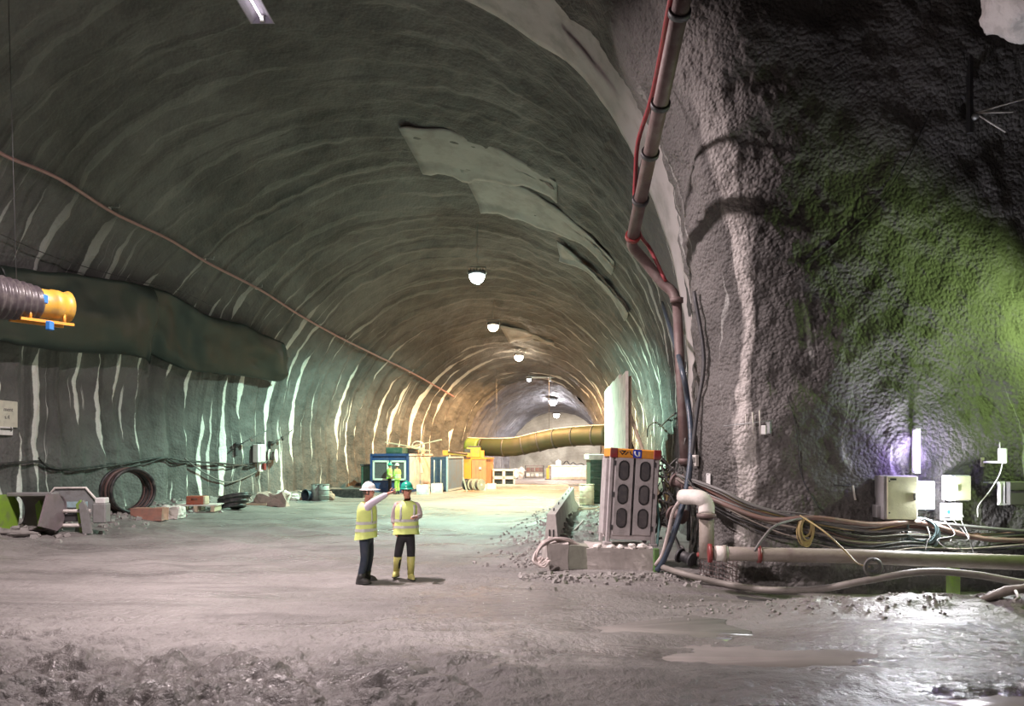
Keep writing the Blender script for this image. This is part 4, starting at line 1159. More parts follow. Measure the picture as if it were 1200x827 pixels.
# ------------------------------------------------------------------ containers on the left
def ribbed(m, p, ax, az, w, h, out, pitch=0.28, dep=0.05):
    """trapezoid ribs over a wall w x h starting at p"""
    ax = Vector(ax); n = int(w / pitch)
    for k in range(n):
        x = (k + .5) * w / n
        m.prism([(x - .09, .12), (x + .09, .12), (x + .09, h - .12), (x - .09, h - .12)], Vector(p), ax, az, Vector(out) * dep)
    return m
t = empty('site_office', (-6.1, 40.0, 0), 'dark blue site office container with pale windows, its long pink side lit', 'container', rz=-0.125)
W3, L3, H3 = 2.2, 5.6, 2.28
MB().box((-W3 / 2, L3 / 2, H3 / 2 + .05), (W3 - .04, L3 - .04, H3 - .1)).build('body', BLUEP, t)
m = MB()
for x in (-W3, 0):
    for y in (0, L3): m.box((x, y, H3 / 2), (0.14, 0.14, H3))
for z in (0.07, H3 - .07):
    m.box((-W3 / 2, 0, z), (W3, 0.14, 0.14)).box((-W3 / 2, L3, z), (W3, .14, .14)).box((0, L3 / 2, z), (.14, L3, .14)).box((-W3, L3 / 2, z), (.14, L3, .14))
m.build('frame', BLUEP, t)
PINK = mat('pinkish_panel', (0.66, 0.55, 0.50), 0.6, 0, 0.3, 2)
for k in range(5):
    MB().box((0.045, 0.12 + (k + .5) * (L3 - .24) / 5, H3 / 2), (0.05, (L3 - .24) / 5 - .02, H3 - .26)).build('side_panel', PINK, t)
MB().box((0.03, L3 / 2, H3 - .07), (0.16, L3 + .1, 0.12)).build('top_rail', PINK, t)
MB().box((0.08, 2.9, 1.38), (0.012, 0.62, 0.62)).build('notice', WHITEPL, t)
for k, x in enumerate((-1.62, -0.58)):
    w = MB()
    for a, b in (((x, 1.83), (0.95, .10)), ((x, .77), (.95, .10)), ((x - .43, 1.3), (.10, 1.16)), ((x + .43, 1.3), (.10, 1.16))): w.box((a[0], -.06, a[1]), (b[0], .08, b[1]))
    w = w.build('window', mat('pale_window_frame', (0.72, 0.74, 0.66), 0.5, 0, 0.1), t)
    MB().box((x, -.04, 1.3), (.78, .02, 1.0)).build('pane', GLASSD, w)
# clutter on the roof
def on_roof(name, mk, lx, ly, label, cat, z=H3 + .0, rz=0.0):
    a = -0.125; p = Vector((-6.1, 40, 0)) + rotz(a) @ Vector((lx, ly, z)); o = mk; o.location = p; o.rotation_euler = (0, 0, a + rz); return tag(o, label, cat)
o = MB().box((0, 0, .18), (1.0, 1.2, .36), bev=.02).box((.0, -.61, .18), (.8, .03, .2)).build('tool_chest', DGREEN); on_roof('', o, -0.9, 0.8, 'dark green chest lying on the site office roof', 'chest')
for k, (l, y, z, tl) in enumerate(((2.4, 1.4, .50, .17), (2.2, 1.8, .30, .10), (2.6, 2.3, .58, -.22))):
    o = MB().box((0, 0, 0), (l, .25, .06), rot('Y', tl)).build('roof_plank', WOOD); on_roof('', o, -0.6 + .4 * k, y, ('plank tilted upward on the site office roof, nearest', 'flat plank on the site office roof, middle', 'plank sloping down to the right on the site office roof')[k], 'plank', H3 + z)
m = MB()
for k in range(5): m.tube([Vector((.36 * math.cos(2 * PI * i / 16), -.2 + .09 * k, .38 + .36 * math.sin(2 * PI * i / 16))) for i in range(17)], .05, 6, caps=False)
o = m.build('hose_roll', PALEHOSE); on_roof('', o, -.35, 3.6, 'pale round hose roll on the site office roof', 'hose roll', H3 + .04)
o = lump_box(MB(), (0, 0, .16), (1.3, 1.6, .34), 3.3, .12, 0, 6).build('folded_tarp', mat('tan_canvas', (0.50, 0.42, 0.33), .8, 0, .3)); on_roof('', o, -.55, 2.7, 'folded tan tarpaulin heaped on the site office roof', 'tarpaulin')
t = empty('generator_box', (-8.75, 40.9, 0), 'small dark teal box standing left of the site office', 'box')
MB().box((0, .5, .8), (.6, 1, 1.5), bev=.03).build('body', DGREEN, t); MB().box((0, .5, 1.6), (.68, 1.1, .1)).build('lid', DSTEEL, t); MB().box((0, .5, .03), (.66, 1.05, .1)).build('skid', DSTEEL, t)
# blue container
t = empty('blue_container', (-3.95, 41.2, 0), 'blue ribbed steel container with a pale lock rod, beside the site office', 'container', rz=-0.17)
W4, L4, H4 = 1.05, 4.0, 2.1
BLU2 = mat('lit_side_blue', (0.13, 0.20, 0.30), .5, 0, .5, 2); BLU3 = mat('navy_steel', (0.035, 0.055, 0.10), .5, 0, .3)
MB().box((-W4 / 2, L4 / 2, H4 / 2), (W4 - .05, L4 - .05, H4 - .04)).build('body', BLU3, t)
MB().box((.02, L4 / 2, H4 / 2), (.05, L4 - .2, H4 - .22)).build('side_wall', BLU2, t)  # lamp-lit side: the light is put into this lighter blue
m = MB()
for y in (0.05, L4 - .05): m.box((.03, y, H4 / 2), (.10, .12, H4))
for z in (.05, H4 - .05): m.box((.03, L4 / 2, z), (.10, L4, .10))
m.build('side_frame', mat('pale_blue_frame', (.45, .50, .52), .5), t)
for k in range(2):
    d = MB().box((-.26 - .5 * k, -.03, H4 / 2), (.47, .05, H4 - .2)); d = ribbed(d, (-.48 - .5 * k, -.05, .1), (1, 0, 0), (0, 0, 1), .44, H4 - .2, (0, -1, 0), .22, .03).build('door', BLU3, t)
    MB().cyl((-.32 - .42 * k, -.11, .2), (-.32 - .42 * k, -.11, H4 - .2), .025, seg=8).build('lock_rod', PALECONC, d)
# orange container with machine
t = empty('orange_container', (-2.75, 46.5, 0), 'orange rusty skip container behind the cable drums', 'container', rz=-0.15)
OR2 = mat('rusty_orange', (0.62, 0.28, 0.13), .6, 0, .5, 2)
MB().box((.5, 1.4, .98), (1.0, 2.8, 1.9)).build('body', OR2, t)
MB().box((-.24, 0.6, .98), (.5, 1.6, 1.86)).build('end_box', ORANGE, t)
for k in range(5): MB().box((.06 + k * .22, -.03, .98), (.06, .06, 1.8)).build('rib', OR2, t)
MB().box((.5, 1.4, 1.96), (1.1, 2.9, .1)).build('rim', ORANGE, t)
MB().box((.6, -.05, 1.3), (.16, .02, .16)).build('sticker', WHITEPL, t)
t = empty('orange_machine', (-2.9, 47.3, 2.0), 'yellow-orange machine lying on top of the orange container', 'machine')
MB().box((.25, 0, .36), (.95, .9, .7), bev=.04).build('engine_cover', YELLOW, t); MB().box((.3, 0, .76), (.8, .7, .1), bev=.02).build('roof_plate', DSTEEL, t)
MB().box((.85, -.1, .25), (.25, .7, .5), bev=.02).build('side_tank', YELLOW, t)
MB().box((-.15, -.46, .45), (.4, .03, .3)).build('grille', DSTEEL, t)
t = empty('orange_boom', (-4.0, 46.2, 2.12), 'orange boom beam lying over the blue container roof', 'beam')
MB().box((.35, 0, .16), (1.6, .3, .22), rot('Y', .08)).build('beam', YELLOW, t); MB().box((-.5, 0, .22), (.35, .4, .34)).build('head', YELLOW, t); MB().cyl((-.3, -.2, .3), (1.0, -.2, .14), .05, seg=8).build('cylinder', RUST, t)
# concrete blocks, drums, planks in front
def pblock(px0, px1, base, h, dep, lbl):
    p0 = gp(px0, base); Y = p0.y; w = (px1 - px0) * Y / F
    o = lump_box(MB(), (w / 2, dep / 2, h / 2), (w, dep, h), px0 * .1, .03).build('concrete_block', PALECONC); o.location = (p0.x, Y, gz(p0.x, Y) - .03); return tag(o, lbl, 'concrete block')
pblock(488, 502, 579, .55, .5, 'bright white concrete block in front of the site office side')
pblock(505, 518, 577, .55, .5, 'bright white concrete block before the blue container door')
pblock(562, 570, 574, .40, .4, 'small white block right of the cable drums')
pblock(571, 581, 573, .38, .5, 'pale crate-like block below the white frames')
for k in range(3):
    p = gp(548, 575.5); t = empty('cable_drum', (p.x + .36 * k, p.y - .28 * k + .3, 0), ('first', 'second', 'third')[k] + ' wooden cable drum from the left in front of the orange container', 'cable drum', rz=0.9, group='cable drums')
    r = .36
    for y in (-.16, .16): MB().cyl((0, y - .02, r + .04), (0, y + .02, r + .04), r, seg=20).build('flange', WOOD if k else DSTEEL, t)
    MB().cyl((0, -.14, r + .04), (0, .14, r + .04), r * .72, seg=16).build('winding', RUST, t); MB().cyl((0, -.2, r + .04), (0, .2, r + .04), .07, seg=10).build('hub', PALECONC, t)
o = MB().box((0, 0, .42), (.09, .05, .9), rot('Y', -.28)).build('leaning_plank', WOOD); p = gp(545, 576); o.location = (p.x, p.y, 0.02); tag(o, 'pale plank leaning by the cable drums', 'plank')
# stacked white frames
t = empty('white_frame_stack', (-1.35, 48.6, 0), 'two stacked white frame units with dark openings beyond the orange container', 'frame', rz=0.0)
for z in (0.05, .62):
    for x in (0, .78):
        u = MB()
        for a, b in (((.38, 0), (.76, .09)), ((.38, .46), (.76, .09)), ((.04, .23), (.10, .5)), ((.72, .23), (.10, .5))): u.box((x + a[0], 0, z + a[1] + .02), (b[0], .5, b[1]))
        u = u.build('frame_unit', WHITEPL, t); MB().box((x + .38, .05, z + .25), (.6, .06, .40)).build('opening', BLACK, u)
MB().box((-.30, .3, .55), (.5, .5, 1.0), bev=.05).build('end_cover', BLACK, t)
MB().box((.75, .4, 1.14), (1.6, .9, .05)).build('top_sheet', WHITEPL, t)
# far chamber
t = empty('storage_rack', (2.1, 63.5, 0), 'low dark storage rack with boxes in the bright end chamber', 'rack')
for x in (-.85, .85):
    for y in (0, .6): MB().box((x, y, .6), (.07, .07, 1.2)).build('upright', DSTEEL, t)
for z in (.1, .62, 1.15): MB().box((0, .3, z), (1.75, .65, .06)).build('shelf', RUST, t)
k = 0
for x in (-.6, -.2, .25, .62):
    for z in (.14, .66):
        k += 1
        o = MB().box((0, 0, .17), (.34, .4, .34), bev=.02).build('storage_box', (RUST, PALECONC, BROWNCAB, STEEL)[k % 4]); o.location = (2.1 + x, 63.8, z)
        tag(o, '%s box on the %s shelf of the far storage rack, %s' % (('rusty', 'pale', 'brown', 'grey')[[0, 1, 2, 3][k % 4]], 'lower' if z < .5 else 'upper', {-.6: 'leftmost', -.2: 'second from left', .25: 'third from left', .62: 'rightmost'}[x]), 'box')
t = empty('white_container', (5.0, 60.0, 0), 'low white ribbed container in the end chamber behind the barrier', 'container')
m = MB().box((0, .6, .62), (3.1, 1.2, 1.16)); ribbed(m, (-1.5, 0, .08), (1, 0, 0), (0, 0, 1), 3.0, 1.1, (0, -1, 0), .2, .05).build('body', PALECONC, t)
MB().box((0, .6, 1.23), (3.2, 1.3, .07)).build('lid', WHITEPL, t)
for x in (-1.0, .3): MB().box((x, 0.2, .03), (.3, .3, .08)).build('foot', DSTEEL, t)
t = empty('white_pump', (4.1, 60.4, 1.27), 'small white pump housing on the left of the white container', 'pump'); MB().box((0, 0, .2), (.45, .4, .4), bev=.05).build('housing', WHITEPL, t); MB().cyl((0, 0, .4), (0, 0, .5), .1, seg=10).build('cap', STEEL, t)
rope3('black_hose_heap', [(4.5, 60.3, 1.3), (4.8, 60.2, 1.65), (5.1, 60.3, 1.35), (5.4, 60.3, 1.5), (5.7, 60.3, 1.32), (6.1, 60.3, 1.42), (6.5, 60.3, 1.2)], .05, BLACK, 'black hose lying in waves on the white container', 'hose')
t = empty('yellow_stand', (3.15, 60.2, 0), 'yellow stand with a bent bar left of the white container', 'stand'); MB().box((0, 0, .5), (.25, .3, 1.0)).build('post', YELLOW, t); MB().tube([(0, 0, .9), (.1, 0, 1.2), (.3, 0, 1.2)], .05, 6).build('bar', YELLOW, t); MB().box((0, 0, .04), (.5, .5, .08)).build('base', DSTEEL, t)
for k, (x, y, sz) in enumerate(((.1, 61.5, .9), (.55, 62.0, 1.2), (-.35, 60.8, .7))):
    rock('rubble_rock', (x, y, 0), (sz, sz * .8, sz * .9), 60 + k, (PALECONC, CONC, STONE)[k], ('pale rock leaning at the mouth of the bright end chamber', 'tallest rock at the mouth of the bright end chamber', 'dark rock left at the mouth of the bright end chamber')[k], 'rock')
# low kerb across the road
t = lump_box(MB(), (0, 0, .03), (5.4, .5, .12), 2.2, .02, 0.03, 8).build('kerb', CONC); t.location = (1.2, 47.5, 0.02); tag(t, 'low concrete kerb lying across the far road', 'kerb')
# ------------------------------------------------------------------ left wall: strung cable, duct, sign, boxes
CP = [(-30, 160), (0, 176), (60, 205), (128, 243), (190, 275), (240, 303), (300, 337), (350, 365), (400, 395), (440, 412), (480, 435), (530, 460)]
cable('strung_cable', [(x, y + (3 if i % 2 else -1), 0.22 if i % 2 else 0.30) for i, (x, y) in enumerate(CP)], .25, 0.055, mat('dull_pink_cable', (0.40, 0.22, 0.21), .5, 0, .3), 'long reddish cable strung along the upper left wall into the tunnel', 'cable', seg=8, n=10)
for k, (x, y) in enumerate(((128, 243), (240, 303), (300, 337), (400, 395), (480, 435))):
    t, s = wall_thing('cable_hook', x, y + 1, 0.0, 'pale hook holding the strung cable, %s from the left' % ('first', 'second', 'third', 'fourth', 'last')[k], 'hook', 'hooks of the strung cable')
    MB().box((0, -.01, .05), (.14, .05, .20), bev=.01).build('plate', PALECONC, t)
    MB().tube([(0, -.03, .05), (0, -.34, 0.02), (0, -.36, .14)], .02, 6).build('hook_arm', STEEL, t)
rope3('thin_wire', [hitp(-20, 268, .3), hitp(40, 292, .3), hitp(90, 306, .4), hitp(150, 322, .5), hitp(200, 335, .6), hitp(240, 352, .5)], 0.015, BLACK, 'thin black wire carrying the collapsed dark duct', 'cable')

# collapsed dark duct (lay-flat) hanging from the wire
NET = mat('black_green_foil', (0.012, 0.018, 0.015), 0.45, 0, 0.5, 1.2, 0.25, (0.02, 0.028, 0.024), bscale=3)
def drape(name, cols, off, label, seed, parts=None, bulge=.26):
    """cols: (x, ytop, ybottom); a flattened duct: front and back skins, joined"""
    n = (len(cols) - 1) * 10 + 1
    xs = np.interp(np.linspace(0, len(cols) - 1, n), range(len(cols)), [c[0] for c in cols])
    yt = np.interp(np.linspace(0, len(cols) - 1, n), range(len(cols)), [c[1] for c in cols])
    yb = np.interp(np.linspace(0, len(cols) - 1, n), range(len(cols)), [c[2] for c in cols])
    k3 = np.ones(7) / 7
    sm = lambda a: np.convolve(np.pad(a, 3, 'edge'), k3, 'valid')
    yt, yb = sm(yt), sm(yb)
    rings = []; M = 26
    tops = [hit(xs[i], yt[i], off) for i in range(n)]; bots = [hitp(xs[i], yb[i], off * 0.8) for i in range(n)]
    def avg(L_, i, k=9):
        a = L_[max(0, i - k):i + k + 1]; s_ = Vector((0, 0, 0))
        for p in a: s_ = s_ + p
        return s_ / len(a)
    for i in range(n):
        T, nT, Bm = tops[i][0].copy(), avg([q[1] for q in tops], i), bots[i].copy()
        if 9 <= i < n - 9:
            T, Bm = avg([q[0] for q in tops], i), avg(bots, i)
        else:
            k_ = min(i, n - 1 - i)
            T, Bm = avg([q[0] for q in tops], i, k_), avg(bots, i, k_)
        nh = Vector((nT.x, nT.y, 0)).normalized()
        ring = []
        for k in range(M):
            a = 2 * PI * k / M
            f = 0.5 - 0.5 * math.cos(a)                     # 0 at top, 1 at bottom
            side = math.sin(a)
            w = (bulge if side > 0 else 0.06) * side
            fold = 0.24 * float(fbm(np.array([i * .05 + f * 1.2 + seed]), np.array([f * 2.6 - i * .03]), None, 3)[0]) * (1 - abs(2 * f - 1) ** 3)
            ring.append(T.lerp(Bm, f) + nh * (w + fold) + Vector((0, 0, .14 * float(vnoise(np.array([i * .09 + seed * 3]), np.array([0.5]))[0]) * (1 - f))))
        rings.append(ring)
    base = rings[0][0].copy()
    rings = [[p - base for p in r] for r in rings]
    o = MB().loft(rings).build(name, NET); o.location = base
    return tag(o, label, 'duct')
drape('collapsed_duct', [(-40, 292, 404), (0, 297, 405), (50, 305, 407), (90, 307, 408), (120, 314, 409), (150, 325, 414), (162, 330, 424)], 0.9, 'dark collapsed air duct hanging behind the orange nozzle on the left wall', 2.0)
drape('collapsed_duct', [(150, 322, 405), (175, 331, 418), (200, 341, 428), (218, 352, 431), (235, 364, 433), (262, 369, 438), (290, 381, 441), (308, 387, 443), (322, 393, 440)], 0.75, 'free end of the dark collapsed duct, drooping toward the tunnel on the left wall', 5.0, bulge=.30)

# flexible duct with orange nozzle
c0 = at(46, 356, 15.2)
t = empty('flexible_duct', c0, 'ribbed black flexible duct with an orange metal nozzle, upper left', 'duct')
def L(px, py, Y): return at(px, py, Y) - c0
a, b = L(-90, 335, 13.4), L(44, 355, 15.2)
n = 60; P = [a.lerp(b, i / n) for i in range(n + 1)]
R = [(0.52 - 0.17 * (i / n) ** 2) * (1 + .055 * (1 if (i // 2) % 2 else -1)) for i in range(n + 1)]
MB().tube(P, R, 20).build('ribbed_hose', mat('black_foil_hose', (0.06, 0.05, 0.055), .35, 0, .4), t)
d = (b - a).normalized(); e = b + d * .62
oz = MB().tube([b - d * .06, b, b + d * .25, b + d * .26, b + d * .42, b + d * .44, e - d * .06, e], [.32, .33, .33, .35, .35, .33, .33, .37], 22).build('nozzle_ring', YELLOW, t)
MB().cyl(e - d * .01, e + d * .02, .35, .35, seg=22).build('rim', YELLOW, oz)
side = d.cross(Vector((0, 0, 1))).normalized()
m = MB()
for s in (-.22, .22): m.box(b + d * .1 + side * s + Vector((0, 0, -.42)), (.06, 1.1, .06), Matrix((side, d, side.cross(d))).transposed())
m.build('skid_frame', ORANGE, t)
for s in (-.22, .22):
    for q in (-.25, .45):
        MB().cyl(b + d * q + side * s + Vector((0, 0, -.42)), b + d * q + side * s + Vector((0, 0, -.2)), .03, seg=6).build('frame_post', ORANGE, t)
for q, zz in ((-.02, .05), (.1, -.52)):
    MB().box(b + d * q + side * .3 + Vector((0, 0, zz)), (.12, .14, .20), bev=.02).build('blue_clamp', BRIGHTBLUE, t)
for q in (.15, .8):
    p = a.lerp(b, q); up = BVH.ray_cast(p + c0, Vector((-.1, .1, 1)).normalized())[0]
    if up is not None: MB().cyl(p, up - c0, .006, seg=5).build('hanger_wire', DSTEEL, t)
# sign boards at the left edge
t, s = wall_thing('tunnel_sign', 3, 485, 0.10, 'pale lettered sign board at the left edge of the wall', 'sign')
SIGN = mat('pale_sign', (0.62, 0.60, 0.50), .6, 0, .2)
sw = s * 34
MB().box((0, -.02, 0), (sw, .04, s * 31), bev=.01).build('board', SIGN, t)
MB().box((-s * 4, -.03, -s * 20), (sw - s * 8, .04, s * 10), bev=.01).build('arrow_board', WHITEPL, t)
MB().prism([(-s * 10, -.03), (s * 6, -.03), (s * 6, -.08), (s * 9, 0), (s * 6, .08), (s * 6, .03), (-s * 10, .03)], (-s * 1, -.055, -s * 18), (1, 0, 0), (0, 0, 1), (0, -.008, 0)).build('arrow', BLACK, t)
def lettering(txt, size, loc, m, parent, rx=PI / 2):
    cu = bpy.data.curves.new('lettering', 'FONT'); cu.body = txt; cu.size = size; cu.extrude = 0.004; cu.align_x = 'CENTER'
    tmp = bpy.data.objects.new('tmp', cu); COL.objects.link(tmp)
    me = bpy.data.meshes.new_from_object(tmp)
    bpy.data.objects.remove(tmp); me.materials.append(m)
    me.transform(Matrix.Rotation(rx, 4, 'X'))
    return link_mesh('lettering', me, parent, loc)
lettering('ment', s * 7, (s * 2, -.045, s * 3), GREYCAB, t)
lettering('s.4', s * 7, (s * 0, -.045, -s * 6), GREYCAB, t)
# low cables on the left wall
cable('low_cable', [(-30, 545), (0, 543), (40, 541), (52, 545), (75, 550), (110, 548), (150, 542), (188, 536), (215, 540), (255, 543), (293, 546)], .14, .045, BLACK, 'upper black cable sagging along the foot of the left wall', 'cable', seg=6, n=8)
cable('low_cable', [(40, 536), (48, 545), (66, 550), (100, 547), (128, 543), (142, 548), (170, 541), (190, 537), (206, 543), (232, 541), (258, 546), (285, 544), (300, 540)], .20, .03, BLACK, 'thinner black cable looping over the low cable on the left wall', 'cable', n=8)
cable('low_cable', [(214, 537), (230, 550), (250, 562), (266, 565), (285, 560), (300, 550), (316, 533)], .18, .035, GREYCAB, 'grey cable drooping to the right, below the wall switch box', 'cable', n=8)
# switch box
t, s = wall_thing('switch_box', 300, 531, .03, 'white switch box on the left wall above the rubble', 'switch box')
MB().box((0, -.15, 0), (s * 15, .30, s * 21), bev=.02).build('body', WHITEPL, t)
MB().box((s * 2, -.32, 0), (s * 9, .03, s * 19), bev=.01).build('door', WHITEPL, t)
for k in range(3): MB().cyl((-.15 + .15 * k, -.15, s * 10), (-.15 + .15 * k, -.15, s * 13), .04, seg=8).build('gland', DSTEEL, t)
MB().box((s * 2, -.1, -s * 16), (s * 3, .1, s * 10)).box((s * 4.5, -.1, -s * 20.5), (s * 7, .1, s * 2)).build('conduit', PALECONC, t)
MB().box((s * 10, -.15, -s * 16), (s * 4, .14, s * 8), bev=.02).build('red_switch', RED, t)
t, s = wall_thing('cable_reel', 314, 534, .03, 'pale cable reel on the left wall beside the switch box', 'reel')
MB().cyl((0, -.08, 0), (0, -.03, 0), s * 8, seg=20).build('flange', PALECONC, t); MB().cyl((0, -.34, 0), (0, -.08, 0), s * 5, seg=16).build('winding', GREYCAB, t); MB().cyl((0, -.40, 0), (0, -.34, 0), s * 8, seg=20).build('flange', PALECONC, t)
for k, (x, y, e, lb) in enumerate(((278, 521, (1.35, -.5, .75), 'dark aerial arm with clamps left above the switch box'), (316, 519, (1.25, -.4, .70), 'dark aerial arm sticking out right above the cable reel'))):
    t, s = wall_thing('aerial_arm', x, y, .03, lb, 'bracket')
    MB().tube([(-.5 if k == 0 else -.1, -.1, -.45 if k == 0 else -.1), (0, -.3, .0), e], .025, 6).build('rod', DSTEEL, t)
    MB().box((.05, -.2, .05), (.35, .12, .07), bev=.01).build('clamp', DSTEEL, t)
    MB().box((.55, -.34, .25), (.12, .1, .2), rot('Y', -.5)).build('clip', RUST if k == 0 else DSTEEL, t)
    MB().box((-.05, -.05, -.2), (.10, .12, .6)).build('post', DSTEEL, t)
# ------------------------------------------------------------------ excavator bucket and coupler at the left edge
b = gp(28, 630)
t = empty('excavator_bucket', (b.x, b.y, b.z - .05), 'green and grey excavator bucket lying at the left edge', 'bucket', rz=.12)
prof = [(math.cos(a) * .52, math.sin(a) * .50 + .50) for a in np.linspace(.5 * PI, 1.62 * PI, 14)]
rings = [[Vector((x, py_ - .2, pz)) for py_, pz in prof] + [Vector((x, py_ * .93 - .2, .5 + (pz - .5) * .93)) for py_, pz in prof[::-1]] for x in (-.35, .75)]
rings = [[Vector((p.x, -p.y, p.z)) for p in r] for r in rings]
MB().loft(rings).build('shell', mat('worn_bucket_steel', (0.25, 0.21, 0.22), .5, .2, .5, 3), t)
for x, mm_ in ((-.40, GREENP), (.76, MATS['worn_bucket_steel'])):
    MB().prism([(-.35, 1.02), (.2, 1.0), (.45, .75), (.52, .45), (.40, .12), (.1, -.0), (-.2, .08), (-.75, .22)], (x, -.05, 0), (0, 1, 0), (0, 0, 1), (.05, 0, 0)).build('side_plate', mm_, t)
MB().prism([(-.05, .35), (-1.05, .10), (-1.05, .28), (-.1, 1.0)], (-.22, -.62, 0), (1, 0, 0), (0, 0, 1), (0, .06, 0)).build('cutting_cheek', GREENP, t)
MB().box((.2, .05, 1.0), (1.15, .35, .10), bev=.02).build('top_beam', mat('grey_worn', (.26, .26, .255), .5, 0, .4), t)
for k in range(4): MB().box((-1.15 + .02 * k, -.1 + .22 * k, .16), (.25, .1, .07)).build('tooth', STEEL, t)
b = gp(78, 627)
t = empty('quick_coupler', (b.x, b.y, b.z - .05), 'grey steel coupler frame with green arms beside the excavator bucket', 'machine part', rz=.15)
GW = MATS['grey_worn']
MB().prism([(-.95, .55), (-.45, 1.22), (.35, 1.22), (.85, .62), (.7, .5), (-.8, .45)], (0, .35, 0), (1, 0, 0), (0, 0, 1), (0, .10, 0)).build('back_plate', mat('grey_plate', (.27, .28, .28), .5, 0, .5), t)
MB().tube([(-.95, .33, .55), (-.45, .33, 1.24), (.35, .33, 1.24), (.85, .33, .62)], .035, 6).build('plate_rim', PALECONC, t)
for x, mm in ((-.55, GREENP), (-.30, GW), (.48, GREENP), (.62, GW)):
    MB().prism([(-.10, 0), (.12, 0), (.02, .62), (-.10, .92), (-.20, .80)], (x, -.25 if mm is GW else -.1, 0), (1, 0, 0), (0, 0, 1), (0, .12, 0)).build('arm', mm, t)
for z, r in ((.62, .05), (.22, .055)): MB().cyl((-.4, -.1, z), (.66, -.1, z), r, seg=10).build('cross_bar', PALECONC, t)
MB().box((.12, .1, .42), (.8, .3, .2), bev=.02).build('latch_block', DSTEEL, t)
MB().box((.90, .0, .55), (.34, .35, .55), bev=.03).build('cylinder_box', GW, t); MB().box((.92, -.02, .9), (.26, .3, .16), bev=.02).build('box_lid', WHITEPL, t)
MB().box((.18, .2, .78), (.55, .02, .16)).build('blue_rag', mat('pale_blue', (.40, .58, .62), .7), t)
rock('slab_stone', gp(18, 634), (1.1, .35, .16), 71, STONE, 'flat grey stone slab in front of the excavator bucket')
# ------------------------------------------------------------------ things along the left wall
def lgp(px, py, sink=.03):
    p = gnd(px, py)
    for _ in range(6):                       # settle on the heaped ground
        z = gz(p.x, p.y); Y = (CAM_H - z) * F / (py - HOR); p = Vector(((px - 600) * Y / F, Y, z))
    p.z = gz(p.x, p.y) - sink; return p
p = lgp(150, 602)
t = empty('hose_ring', p, 'big upright roll of red-brown flat hose leaning by the left wall', 'hose roll', rz=1.0)
for k in range(7):
    r = .74 - .015 * (k % 3)
    MB().tube([Vector((r * math.cos(2 * PI * i / 28), -.36 + .115 * k, r + r * math.sin(2 * PI * i / 28))) for i in range(29)], .062, 7, caps=False).build('hose_turn', mat('dark_redbrown', (0.13, 0.075, 0.065), .5, 0, .4) if k % 2 else BLACK, t)
o = lump_box(MB(), (0, .22, .20), (1.05, .45, .42), 1.7, .03).build('brick_block', mat('redbrown_block', (.40, .20, .15), .7, 0, .5, 3)); o.location = lgp(171, 608.5); tag(o, 'red-brown flat block on the ground before the hose roll', 'block')
o = lump_box(MB(), (0, .3, .2), (.85, .6, .38), 9.1, .10, 0, 6).build('white_sack', PALECONC); o.location = lgp(194, 607); tag(o, 'white crumpled sack right of the red-brown block', 'sack')
p = lgp(229, 603); t = empty('timber_pallet', p, 'pale timber pallet on the ground by the left wall', 'pallet', rz=.15)
for k in range(5): MB().box((0, .1 + .22 * k, .26), (1.5, .16, .04)).build('slat', PALECONC, t)
for x in (-.6, 0, .6): MB().box((x, .5, .13), (.14, 1.0, .22)).build('bearer', WOOD, t)
t = empty('red_case', p + Vector((-.1, .35, .28)), 'small red case lying on the timber pallet', 'case'); MB().box((0, 0, .16), (.65, .4, .32), bev=.02).build('body', mat('brick_red', (.42, .12, .07), .6, 0, .3), t); MB().box((.33, -.0, .16), (.10, .38, .3), bev=.02).build('pale_end', WOOD, t); MB().tube([(-.1, -.2, .2), (-.1, -.26, .22), (.1, -.26, .22), (.1, -.2, .2)], .014, 5).build('handle', BLACK, t)
p = lgp(268, 598); t = empty('black_hose_heap', p, 'black hose heap lying in slumped rings by the left wall', 'hose roll', rz=.3)
for k in range(8):
    r = .58 - .04 * (k % 3)
    MB().tube([Vector((r * math.cos(2 * PI * i / 20) + .03 * k, .3 + r * .7 * math.sin(2 * PI * i / 20), .08 + .065 * k + .12 * math.sin(2 * PI * i / 20 + 2.4))) for i in range(21)], .06, 6, caps=False).build('hose_turn', BLACK, t)
o = MB().box((0, .2, .06), (1.3, .3, .10)).build('long_board', WOOD); o.location = lgp(294, 592); tag(o, 'pale board lying between the black hose heap and the brown sack', 'board')
o = lump_box(MB(), (0, .4, .26), (1.25, .8, .55), 5.1, .12, 0, 6).build('brown_sack', mat('brown_sacking', (.36, .27, .24), .8, 0, .4)); o.location = lgp(315, 593); tag(o, 'brown filled sack by the left wall below the switch box', 'sack')
rock('pale_rock', lgp(331, 591), (.7, .6, .8), 83, PALECONC, 'pale rock touching the right end of the brown sack')
rock('small_rock', lgp(345, 589), (.5, .4, .35), 85, PALECONC, 'small pale rock between the brown sack and the dark bucket')
p = lgp(358, 588); t = empty('dark_bucket', p, 'dark blue-black bucket lying on its side by the left wall', 'bucket', rz=-.6)
MB().tube([(0, .0, .27), (0, .55, .27)], [.27, .21], 16, caps=False).tube([(0, .53, .27), (0, .55, .27)], [.21, .21], 16).build('body', BLUEBLACK, t); MB().tube([Vector((.28 * math.cos(2 * PI * i / 18), -.01, .27 + .28 * math.sin(2 * PI * i / 18))) for i in range(19)], .025, 5, caps=False).build('rim', BLUEBLACK, t)
